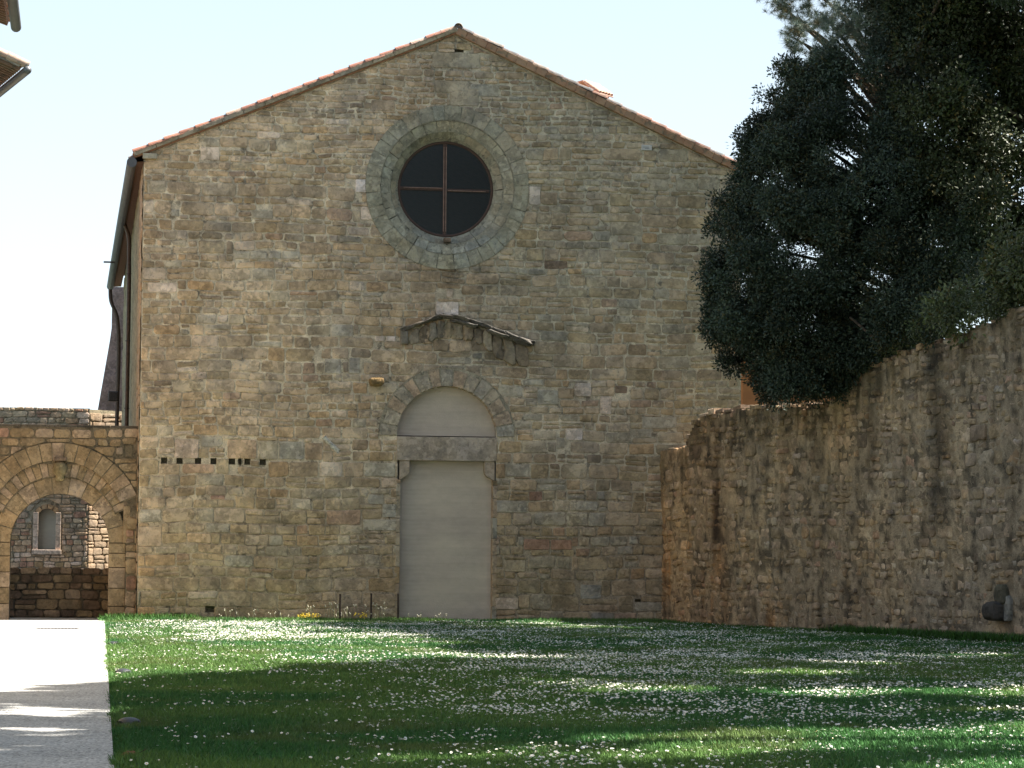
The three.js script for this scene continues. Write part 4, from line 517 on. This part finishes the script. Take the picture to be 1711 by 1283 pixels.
tree({ name: 'wall_shrub', label: 'yellow-green shrub growing over the highest part of the garden wall', category: 'shrub', base: [18.2, 5.4, 15.0], top: [18.0, 7.2, 15.0], r0: 0.06, per: 260, spray: SPRAY2, mat: MSHRUB, tone: [0.075, 0.095, 0.032], seed: 104, gap: 0.42, limbR: 0.025,
  blobs: [B(1700, 490, 15, 0.55), B(1660, 500, 14.5, 0.5), B(1600, 520, 13.5, 0.5), B(1740, 430, 15.5, 0.8), B(1690, 430, 15, 0.5, { k: 0.7 })] });
tree({ name: 'wall_shrub', label: 'low bright shrub on the wall top below the gap in the trees', category: 'shrub', base: [16.9, 4.9, 10.2], top: [16.8, 6.5, 10.2], r0: 0.05, per: 240, spray: SPRAY, mat: MSHRUB, tone: [0.070, 0.095, 0.035], seed: 105, gap: 0.42, limbR: 0.02,
  blobs: [B(1480, 570, 10.2, 0.45), B(1520, 555, 11, 0.42), B(1440, 590, 9.6, 0.4), B(1555, 540, 12, 0.4)] });
tree({ name: 'laurel_shrub', label: 'shadowy laurel thicket behind the garden wall under the oaks', category: 'shrub', base: [22, 5.2, 3], top: [22, 8, 3], r0: 0.08, per: 90, spray: SPRAY2, mat: MSHRUB, tone: [0.05, 0.068, 0.03], seed: 106, gap: 0.34, limbR: 0.03, blobs: [B(1420, 560, 2, 1.2), B(1490, 530, 2, 1.3), B(1560, 500, 2, 1.3), B(1640, 470, 2, 1.3), B(1720, 440, 2, 1.5)] });
mesh('bare_branch', tube([PZ(1478, 578, 10.8), PZ(1450, 555, 10.5), PZ(1420, 530, 10.2)], 0.045, 0.025, 4, 6), M.bark); tag(scene.children[scene.children.length - 1], 'bare slanting branch just above the garden wall top', 'branch');
// Pines and cypresses of the garden outside the frame: they shade the lawn and path.
// Where the photograph shows sun on the grass, their crowns are open.
const LIT = [[4.6, 24.3, 2.0, 1.25], [1.0, 23.5, 4.0, 1.6], [10.2, 26.6, 1.3, 1.1], [8.2, 30.2, 1.4, 1.2], [5.6, 34.9, 2.2, 0.8], [7.3, 35.8, 1.3, 1.3], [8.7, 38.6, 0.7, 0.5], [3.6, 44.3, 2.4, 1.6], [1.1, 45.4, 1.0, 0.9], [2.8, 36.2, 0.5, 0.35], [-1.7, 41.6, 1.0, 0.75], [-1.9, 38.8, 1.1, 0.42], [-2.0, 34.8, 1.0, 0.5], [-1.5, 43.7, 0.8, 0.45], [-1.9, 36.6, 0.5, 0.3], [6.2, 44.6, 0.8, 0.5]];
const tS = SUN_DIR.y / SUN_DIR.x, ground = (v) => [v.x - v.y / tS, v.z + v.y * 0.005];
const sunShaft = (v) => { const [x, z] = ground(v); if (z < 33.2 - (x + 1) * 1.55 && x < 4.6 || z < 24.6 && x < 5.4) return true; if (x < -0.6 && noise(x * 0.55 + 3, z * 1.5, 9) > 0.60) return true; if (noise(x * 0.7, z * 1.3, 19) > 0.84) return true; const wob = 0.35 * sn(x * 1.3, z * 1.7, 3); return LIT.some((l) => ((x - l[0]) / l[2]) ** 2 + ((z - l[1]) / l[3]) ** 2 < 1 + wob); };
const far = [[[13.6, 0, 27.5], 17, 5.0, 201, 'second of the row counted from the church'], [[14.6, 0, 33], 18, 5.4, 202, 'tallest, middle of the row'], [[12.5, 0, 38.5], 17.5, 5.2, 203, 'fourth of the row counted from the church'], [[11.6, 0, 44], 17, 5.0, 204, 'nearest the camera'], [[21.0, 5, 18], 17.2, 4.2, 205, 'nearest the church'], [[20.5, 5, 23.5], 16.0, 4.4, 206, 'third of the row counted from the church'], [[20.0, 5, 29], 15.5, 4.2, 207, 'set back behind the others']];
for (const [b, h, cr, seed, which] of far) { const rr = rng(seed), bl = []; for (let i = 0; i < 24; i++) { const a = rr() * 6.283, d = cr * Math.sqrt(rr()); bl.push({ p: new THREE.Vector3(b[0] - 1.2 + Math.cos(a) * d, h - 1.0 - d * d * 0.05 + (rr() - 0.5) * 2.2, b[2] + Math.sin(a) * d), r: MIX(1.2, 1.9, rr()), sq: 0.6 }); }
  tree({ name: 'garden_pine', label: 'umbrella pine right of the lawn, ' + which, group: 'pines right of the lawn', base: [b[0] + 3, b[1] ? b[1] : 5.2, b[2]], top: [b[0] - 0.5, h - 1.5, b[2]], r0: 0.3, blobs: bl, per: 60, spray: BIGSPRAY, mat: MPINE, tone: [0.05, 0.075, 0.045], seed, shell: 0.1, gap: 0.22, gapScale: 1.2, size: [0.9, 1.5], reject: sunShaft }); }

// ------------------------------------------------------------------ houses on the left (eaves in view; sunlit walls face the church)
{
  const r = rng(61);
  const tiledEave = (t, gx, y, z0, z1, pitch) => {       // right eave running along local z from z0 (far) to z1 (near)
    const L = z1 - z0; mesh('gutter', tube([[gx, y, z0], [gx, y, (z0 + z1) / 2], [gx, y, z1]], 0.09, 0.09, 6, 10), M.gutter, t); mesh('gutter_end', new THREE.SphereGeometry(0.09, 10, 8).translate(gx, y, z0), M.gutter, t); mesh('gutter_end', new THREE.SphereGeometry(0.09, 10, 8).translate(gx, y, z1), M.gutter, t);
    const roof = mesh('roof', paint(box(5.2, 0.08, L + 0.02, 0, 0, 0).rotateZ(-pitch).translate(gx - 0.12 - 2.6 * Math.cos(pitch), y + 0.13 + 2.6 * Math.sin(pitch), (z0 + z1) / 2), [0.24, 0.15, 0.11]), M.tile, t);
    const n = Math.round(L / 0.21); for (let i = 0; i < Math.min(n, 120); i++) { const g = new THREE.CylinderGeometry(0.1, 0.085, 0.5, 8, 1, true, -Math.PI / 2, Math.PI); g.rotateX(0).rotateZ(Math.PI / 2 - pitch).translate(gx - 0.3, y + 0.22, z0 + 0.1 + i * 0.21); mesh('roof_tile', paint(g, jit(COL[['t1', 't3', 't5'][i % 3]], r), 0.2, i), M.tile, roof); }
    for (let i = 0; i < Math.min(n, 120); i++) mesh('eave_lath', paint(boxUV(bevelBox(0.78, 0.09, 0.10, 0.012).rotateZ(-pitch).translate(gx - 0.50, y + 0.17, z0 + 0.1 + i * 0.21)), jit([0.19, 0.11, 0.075], r, 0.2), 0.2, i), M.tile, t);
  };
  const shutter = S({ color: new THREE.Color(0.10, 0.16, 0.10), roughness: 0.6 });
  { const e = PZ(27, 45, 20), t = thing('left_house', 'nearest house eave with round gutter end in the top left corner', 'house', [e.x, 0, 20]);
    mesh('wall', boxUV(new THREE.BoxGeometry(5, e.y + 0.1, 40).translate(-3.15, (e.y + 0.1) / 2, 20.6)), M.render, t); tiledEave(t, 0, e.y, 0, 24, 0.33);
    for (let k = 0; k < 6; k++) { const w = mesh('window', box(0.08, 1.5, 0.9, -0.64, 6.2, 3 + k * 3.5), shutter, t); mesh('sill', box(0.2, 0.08, 1.1, -0.6, 5.4, 3 + k * 3.5), M.marble, w); } }
  { const e = PZ(46, 117, 8), t = thing('left_house', 'farther house roof corner below the gutter end at left edge', 'house', [e.x, 0, 8], 0.215);
    mesh('wall', boxUV(new THREE.BoxGeometry(5, e.y, 17).translate(-3.15, e.y / 2, -8.9)), M.render, t); tiledEave(t, 0, e.y, -17, 0, 0.36);
    const vg = []; for (let i = 0; i < 10; i++) { const g = new THREE.CylinderGeometry(0.1, 0.085, 0.5, 8, 1, true, -Math.PI / 2, Math.PI).rotateZ(Math.PI / 2 - 0.36).translate(-0.2 - i * 0.42 * Math.cos(0.36), e.y + 0.2 + i * 0.42 * Math.sin(0.36), -0.05); mesh('verge_tile', paint(g, jit(COL.t3, r), 0.2, i), M.tile, t); }
    mesh('verge_board', paint(box(4.6, 0.14, 0.06, 0, 0, 0).rotateZ(-0.36).translate(-2.3, e.y + 0.94, -0.04), [0.36, 0.30, 0.24]), M.stone, t); }
}

// ------------------------------------------------------------------ small things on the ground
{ const r = rng(81);
  const P0 = [568, 620, 665].map((x) => PZ(x, 1036, 0.45)); const post = thing('iron_post', 'thin rusty iron post left of the walled-up door, leftmost of three', 'post', [P0[0].x, 0, 0.45], 0, 'iron posts before the church');
  mesh('shaft', new THREE.CylinderGeometry(0.022, 0.026, 0.66, 8).translate(0, 0.33, 0), M.iron, post); mesh('cap', new THREE.SphereGeometry(0.028, 8, 6).translate(0, 0.665, 0), M.iron, post);
  [['thin rusty iron post standing between the other two posts', 1], ['thin rusty iron post at the left edge of the walled-up door', 2]].forEach(([l, i]) => { const c = post.clone(); c.name = numbered('iron_post'); c.position.set(P0[i].x, 0, 0.45); c.userData.label = l; c.scale.y = 1.03; scene.add(c); });
  // ground lamps along the path edge
  const spots = [[216, 1213, 'low dark dome lamp in grass beside the path, nearest of three'], [206, 1127, 'low dark dome lamp in grass beside the path, middle of three'], [190, 1079, 'low dark dome lamp in grass beside the path, farthest of three']];
  const q = PY(spots[0][0], spots[0][1], 0.01), lampT = thing('ground_lamp', spots[0][2], 'lamp', [q.x, 0, q.z], 0.6, 'dome lamps along the path');
  mesh('dome', new THREE.LatheGeometry([[0.001, 0.092], [0.05, 0.088], [0.09, 0.072], [0.115, 0.045], [0.12, 0.03]].map((p) => new THREE.Vector2(...p)), 24), M.lamp, lampT);
  mesh('base_ring', new THREE.CylinderGeometry(0.135, 0.14, 0.03, 24).translate(0, 0.015, 0), M.lamp, lampT); for (let k = 0; k < 4; k++) mesh('light_slot', bevelBox(0.06, 0.022, 0.012, 0.003).translate(0, 0.05, 0.112).rotateY(k * Math.PI / 2), M.dark, lampT);
  for (let i = 1; i < 3; i++) { const c = lampT.clone(); c.name = numbered('ground_lamp'); const p = PY(spots[i][0], spots[i][1], 0.01); c.position.set(p.x, 0, p.z); c.userData.label = spots[i][2]; scene.add(c); }
  { const p = PY(217, 1263, 0.01), t = thing('dead_leaf', 'curled reddish dead leaf lying in grass by the path', 'leaf', [p.x, 0, p.z]); const g = new THREE.SphereGeometry(0.07, 10, 6, 0, 6.28, 0, 1.4).scale(1, 0.7, 0.7); const a = g.attributes.position; for (let i = 0; i < a.count; i++) a.setY(i, a.getY(i) + 0.02 * sn(a.getX(i) * 40, a.getZ(i) * 40)); g.computeVertexNormals(); mesh('blade', g, S({ color: new THREE.Color(0.22, 0.07, 0.035), roughness: 0.8, side: THREE.DoubleSide }), t); mesh('stem', tube([[0.05, 0.03, 0], [0.1, 0.05, 0.02], [0.13, 0.07, 0.02]], 0.005, 0.003, 3, 5), M.bark, t); }
  { const a = PY(60, 1050, 0.034), b = PY(132, 1050, 0.034), t = thing('drain_grate', 'narrow drain grating across the pale path near the archway', 'drain', [a.x, 0.034, a.z]); mesh('frame', box(b.x - a.x, 0.012, 0.12, (b.x - a.x) / 2, 0, 0), M.iron, t); for (let k = 0; k < 12; k++) mesh('bar', box(0.05, 0.012, 0.1, 0.06 + k * (b.x - a.x - 0.12) / 11, 0.01, 0), M.gutter, t); }
  { const a = PY(105, 1045.5, 0.034), b = PY(174, 1045.5, 0.034), t = thing('drain_channel', 'dotted drain channel crossing the path just before the archway', 'drain', [a.x, 0.034, a.z]); for (let k = 0; k < 16; k++) mesh('slot', box(0.04, 0.008, 0.1, 0.03 + k * (b.x - a.x - 0.06) / 15, 0, 0), M.iron, t); }
  { const p = onWall(8.44, 5.0, -0.15), t = thing('floodlight', 'small floodlight on the garden wall top under the dark tree', 'floodlight', [p.x, p.y, p.z], 0.5); mesh('pole', tube([[0.06, -0.1, 0], [0.03, 0.12, 0], [-0.02, 0.34, 0]], 0.032, 0.03, 3, 8), M.yellowPipe, t); mesh('housing', bevelBox(0.34, 0.22, 0.18, 0.05).rotateZ(0.35).translate(0.06, 0.46, 0), M.lamp, t); mesh('glass', new THREE.SphereGeometry(0.075, 12, 8).translate(0.25, 0.58, 0.06), M.white, t); mesh('bracket', tube([[-0.1, 0.36, 0], [-0.2, 0.46, 0], [-0.1, 0.56, 0]], 0.02, 0.02, 3, 6), M.gutter, t); }
  // wild plants at the foot of the church
  const weeds = (px, n, wd, label, yellow, hmax) => { const p = PZ(px, 1036, 0.35), t = thing('wild_plant', label, 'plant', [p.x, 0, 0.35]); const st = [], fl = []; for (let i = 0; i < n; i++) { const x = (r() - 0.5) * wd, z = (r() - 0.5) * 0.3, h = MIX(0.15, hmax, r()), dx = (r() - 0.5) * 0.12; st.push(tube([[x, 0, z], [x + dx * 0.4, h * 0.55, z], [x + dx, h, z]], 0.006, 0.004, 2, 4)); for (let k = 0; k < (yellow ? 3 : 2); k++) fl.push(new THREE.SphereGeometry(yellow ? 0.022 : 0.014, 6, 4).scale(1, yellow ? 0.6 : 1.3, 1).translate(x + dx + (r() - 0.5) * 0.07, h - k * 0.03, z + (r() - 0.5) * 0.05)); }
    mesh('stalks', merge(st), S({ color: new THREE.Color(0.22, 0.22, 0.12), roughness: 1 }), t); mesh('flowers', merge(fl), S({ color: yellow ? new THREE.Color(0.72, 0.52, 0.05) : new THREE.Color(0.5, 0.46, 0.36), roughness: 0.9 }), t); };
  weeds(518, 22, 0.5, 'clump of yellow wildflowers at the church foot left of the posts', true, 0.22); weeds(600, 26, 1.4, 'thin seeding weeds at the church foot between the iron posts', false, 0.5); weeds(604, 7, 0.3, 'small yellow flowers between the two left iron posts', true, 0.24); weeds(540, 16, 0.9, 'tall grey seed stalks beside the leftmost iron post', false, 0.48); weeds(715, 9, 1.2, 'sparse weeds in front of the plastered door', false, 0.26); weeds(430, 12, 1.8, 'scattered thin weed stalks at the church foot on the left', false, 0.34);
}

// ------------------------------------------------------------------ grass and daisies
{
  const r = rng(91), gp = [], gi = [], gc = [];
  const blade = (x, z, h, w, lean, a, tone) => { const b = gp.length / 3, ca = Math.cos(a), sa = Math.sin(a), lx = Math.cos(a + 1.3) * lean, lz = Math.sin(a + 1.3) * lean; gp.push(x - ca * w, 0, z - sa * w, x + ca * w, 0, z + sa * w, x + lx * 0.4 + ca * w * 0.7, h * 0.6, z + lz * 0.4 + sa * w * 0.7, x + lx, h, z + lz); gi.push(b, b + 1, b + 2, b, b + 2, b + 3, b + 1, b + 3, b + 2); for (let k = 0; k < 4; k++) gc.push(tone * (k > 1 ? 1.1 : 0.9), tone, tone * 0.9); };
  for (let i = 0; i < 13; i++) blade((r() - 0.5) * 0.17, (r() - 0.5) * 0.17, MIX(0.03, 0.075, r()), MIX(0.003, 0.006, r()), MIX(0.01, 0.05, r()), r() * 6.28, MIX(0.75, 1.25, r()));
  const tuftG = geo(gp, gi, gc);
  const MGRASS = new THREE.MeshPhysicalMaterial({ vertexColors: true, roughness: 0.8, specularIntensity: 0.3, transmission: 0.25, thickness: 0, side: THREE.DoubleSide });
  const pathX = (z) => -0.77 - (z - 1) * 0.00713, rightX = (z) => Math.min(12.75 + 0.2436 * z, 16.4 - (z - 16) * 0.355 + 2.2);
  const bare = (x, z) => Math.max(Math.exp(-(((x - 0.0) / 1.1) ** 2) - ((z - 45.0) / 1.0) ** 2), Math.exp(-(((x - 6.6) / 0.8) ** 2) - ((z - 45.5) / 0.8) ** 2), 0.6 * Math.exp(-(((x - 0.6) / 0.9) ** 2) - ((z - 27.0) / 0.9) ** 2), 0.5 * Math.exp(-(((x - 8.7) / 0.7) ** 2) - ((z - 39.3) / 0.5) ** 2));
  const pts = [], c = new THREE.Color();
  const scatter = (n, z0, z1, f) => { for (let i = 0; i < n; i++) { const z = MIX(z0, z1, r()), xa = pathX(z), xb = rightX(z), x = MIX(xa + 0.07, xb, r()); f(x, z); } };
  const addT = (x, z) => { const patch = fbm(x * 0.5, z * 0.5, 4, 4), b = bare(x, z) * (0.6 + 0.8 * noise(x * 2.5, z * 2.5)); if (r() < b * 0.75) return; pts.push([x, z, patch, b]); };
  scatter(60000, 36, 48, addT); scatter(56000, 20, 36, addT); scatter(46000, 0.05, 20, addT);
  const im = tinted(MGRASS, tuftG, pts.length, 'grass', scene), m4 = new THREE.Matrix4(), q = new THREE.Quaternion(), Y = new THREE.Vector3(0, 1, 0);
  pts.forEach(([x, z, p, b], i) => { const s = MIX(0.7, 1.25, r()) * MIX(0.75, 1.25, SS(0.35, 0.65, p)) * (z < 1 ? 1.5 : 1), dry = 0.7 * SS(0.58, 0.76, fbm(x * 0.7 + 9, z * 0.7, 14, 3)); q.setFromAxisAngle(Y, r() * 6.28); im.setMatrixAt(i, m4.compose(new THREE.Vector3(x, 0, z), q, new THREE.Vector3(s, s, s))); const k = MIX(0.72, 1.28, r()), yl = SS(0.38, 0.6, fbm(x * 0.35 + 5, z * 0.3, 24, 4)); im.setColorAt(i, c.setRGB(MIX(MIX(0.050, 0.104, yl), 0.13, dry) * k, MIX(MIX(0.165, 0.215, yl), 0.185, dry) * k, MIX(MIX(0.047, 0.056, yl), 0.06, dry) * k)); });
  tag(im, 'short green lawn grass in front of the church', 'grass', null, 'stuff');
  // daisies: white ray florets round a yellow eye on a thin stalk
  const dp = [], di = [], dc = []; const v = (x, y, z, k) => { dp.push(x, y, z); dc.push(...k); return dp.length / 3 - 1; }, WH = [0.80, 0.80, 0.79], YE = [0.65, 0.42, 0.03], GR = [0.10, 0.17, 0.05];
  for (let k = 0; k < 9; k++) { const a = k / 9 * 6.2832, a2 = (k + 0.86) / 9 * 6.2832, y = 0.003 + (k % 2) * 0.002; const i0 = v(0, 0, 0, WH), i1 = v(Math.cos(a) * 0.0130, y, Math.sin(a) * 0.0130, WH), i2 = v(Math.cos(a2) * 0.0130, y, Math.sin(a2) * 0.0130, WH); di.push(i0, i2, i1); }
  const eye = v(0, 0.005, 0, YE), e0 = dp.length / 3; for (let k = 0; k < 6; k++) v(Math.cos(k * 1.0472) * 0.0045, 0.0025, Math.sin(k * 1.0472) * 0.0045, YE); for (let k = 0; k < 6; k++) di.push(eye, e0 + (k + 1) % 6, e0 + k);
  { const a = v(-0.001, -0.07, 0, GR), b = v(0.001, -0.07, 0, GR), t = v(0, 0, 0, GR); di.push(a, b, t); }
  const dG = geo(dp, di, dc), MD = S({ vertexColors: true, roughness: 0.8, side: THREE.DoubleSide }), ds = [];
  const G2 = (x, z, a, b, sa, sb) => Math.exp(-(((x - a) / sa) ** 2) - ((z - b) / sb) ** 2);
  const dens = (x, z) => { const n = fbm(x * 0.55, z * 0.42, 60, 4), f = fbm(x * 2.2, z * 1.8, 80, 3); let d = SS(0.36, 0.66, n * 0.62 + f * 0.38) * 0.75;
    d += 0.95 * G2(x, z, 5, 6, 4.0, 7) + 0.35 * G2(x, z, 2.2, 10, 2.0, 7) + 1.0 * G2(x, z, 7, 29, 3.4, 7) + 0.8 * G2(x, z, 5, 39, 2.6, 5) + 0.5 * G2(x, z, 9, 14, 6, 7) + 0.35 * G2(x, z, 9, 25, 4, 8); d *= 0.25 + 1.35 * SS(0.34, 0.6, f);
    d *= 1 - 0.5 * G2(x, z, 0.6, 40, 2.2, 8) - 0.35 * G2(x, z, 1.5, 30, 2.5, 5); d *= 1 - 0.85 * G2(x, z, -0.3, 3, 0.8, 5) - 0.0; d *= 1 - 0.6 * SS(2.2, -0.5, x + sn(x, z * 0.5)) * SS(10, 16, z); d *= 1 - 0.85 * bare(x, z); return d; };
  const addD = (max) => (x, z) => { if (r() * max < dens(x, z)) ds.push([x, z]); };
  scatter(56000, 0.1, 20, addD(1.7)); scatter(52000, 20, 34, addD(1.7)); scatter(27000, 34, 48, addD(1.7));
  const dm = tinted(MD, dG, ds.length, 'daisies', scene), e = new THREE.Euler();
  ds.forEach(([x, z], i) => { const s = MIX(0.8, 1.25, r()), h = MIX(0.035, 0.075, r()), closed = r() < 0.12; q.setFromEuler(e.set(0.35 * (r() - 0.35) * 2, r() * 6.28, -0.25 + 0.7 * (r() - 0.5))); dm.setMatrixAt(i, m4.compose(new THREE.Vector3(x, h, z), q, new THREE.Vector3(closed ? s * 0.5 : s, s, closed ? s * 0.5 : s))); });
  tag(dm, 'white daisies scattered thickly through the lawn', 'daisies', null, 'stuff');
  // taller grass along the foot of the walls
  const ed = []; for (let i = 0; i < 2600; i++) { const k = r(); if (k < 0.45) { const x = MIX(-0.7, 12.7, Math.pow(r(), 1.3)); ed.push([x, 0.12 + r() * 0.35, x < 1.4 ? 2.6 : 1.5]); } else { const s = MIX(0, 17, Math.pow(r(), 0.6)), p = onWall(s, 0, 0.08 + r() * 0.35); ed.push([p.x, p.z, s > 9 ? 2.6 : 1.3]); } }
  for (let i = 0; i < 1500; i++) { const z = 47 * Math.sqrt(r()); ed.push([pathX(z) + 0.05 + 0.05 * r() - 0.03 * noise(z * 3, 2), z, 0.6]); }
  const em = tinted(MGRASS, tuftG, ed.length, 'edge_grass', scene); ed.forEach(([x, z, s0], i) => { const s = s0 * MIX(0.6, 1.3, r()); q.setFromAxisAngle(Y, r() * 6.28); em.setMatrixAt(i, m4.compose(new THREE.Vector3(x, 0, z), q, new THREE.Vector3(s * 0.8, s, s * 0.8))); const k = MIX(0.7, 1.2, r()); em.setColorAt(i, c.setRGB(0.055 * k, 0.155 * k, 0.028 * k)); });
  tag(em, 'taller grass fringe along the foot of the walls', 'grass', null, 'stuff');
}

// ------------------------------------------------------------------ picture
const renderer = new THREE.WebGLRenderer({ antialias: true });
renderer.setSize(1024, 768); renderer.toneMapping = THREE.LinearToneMapping; renderer.toneMappingExposure = EXPO; renderer.shadowMap.enabled = true;
renderer.render(scene, camera);
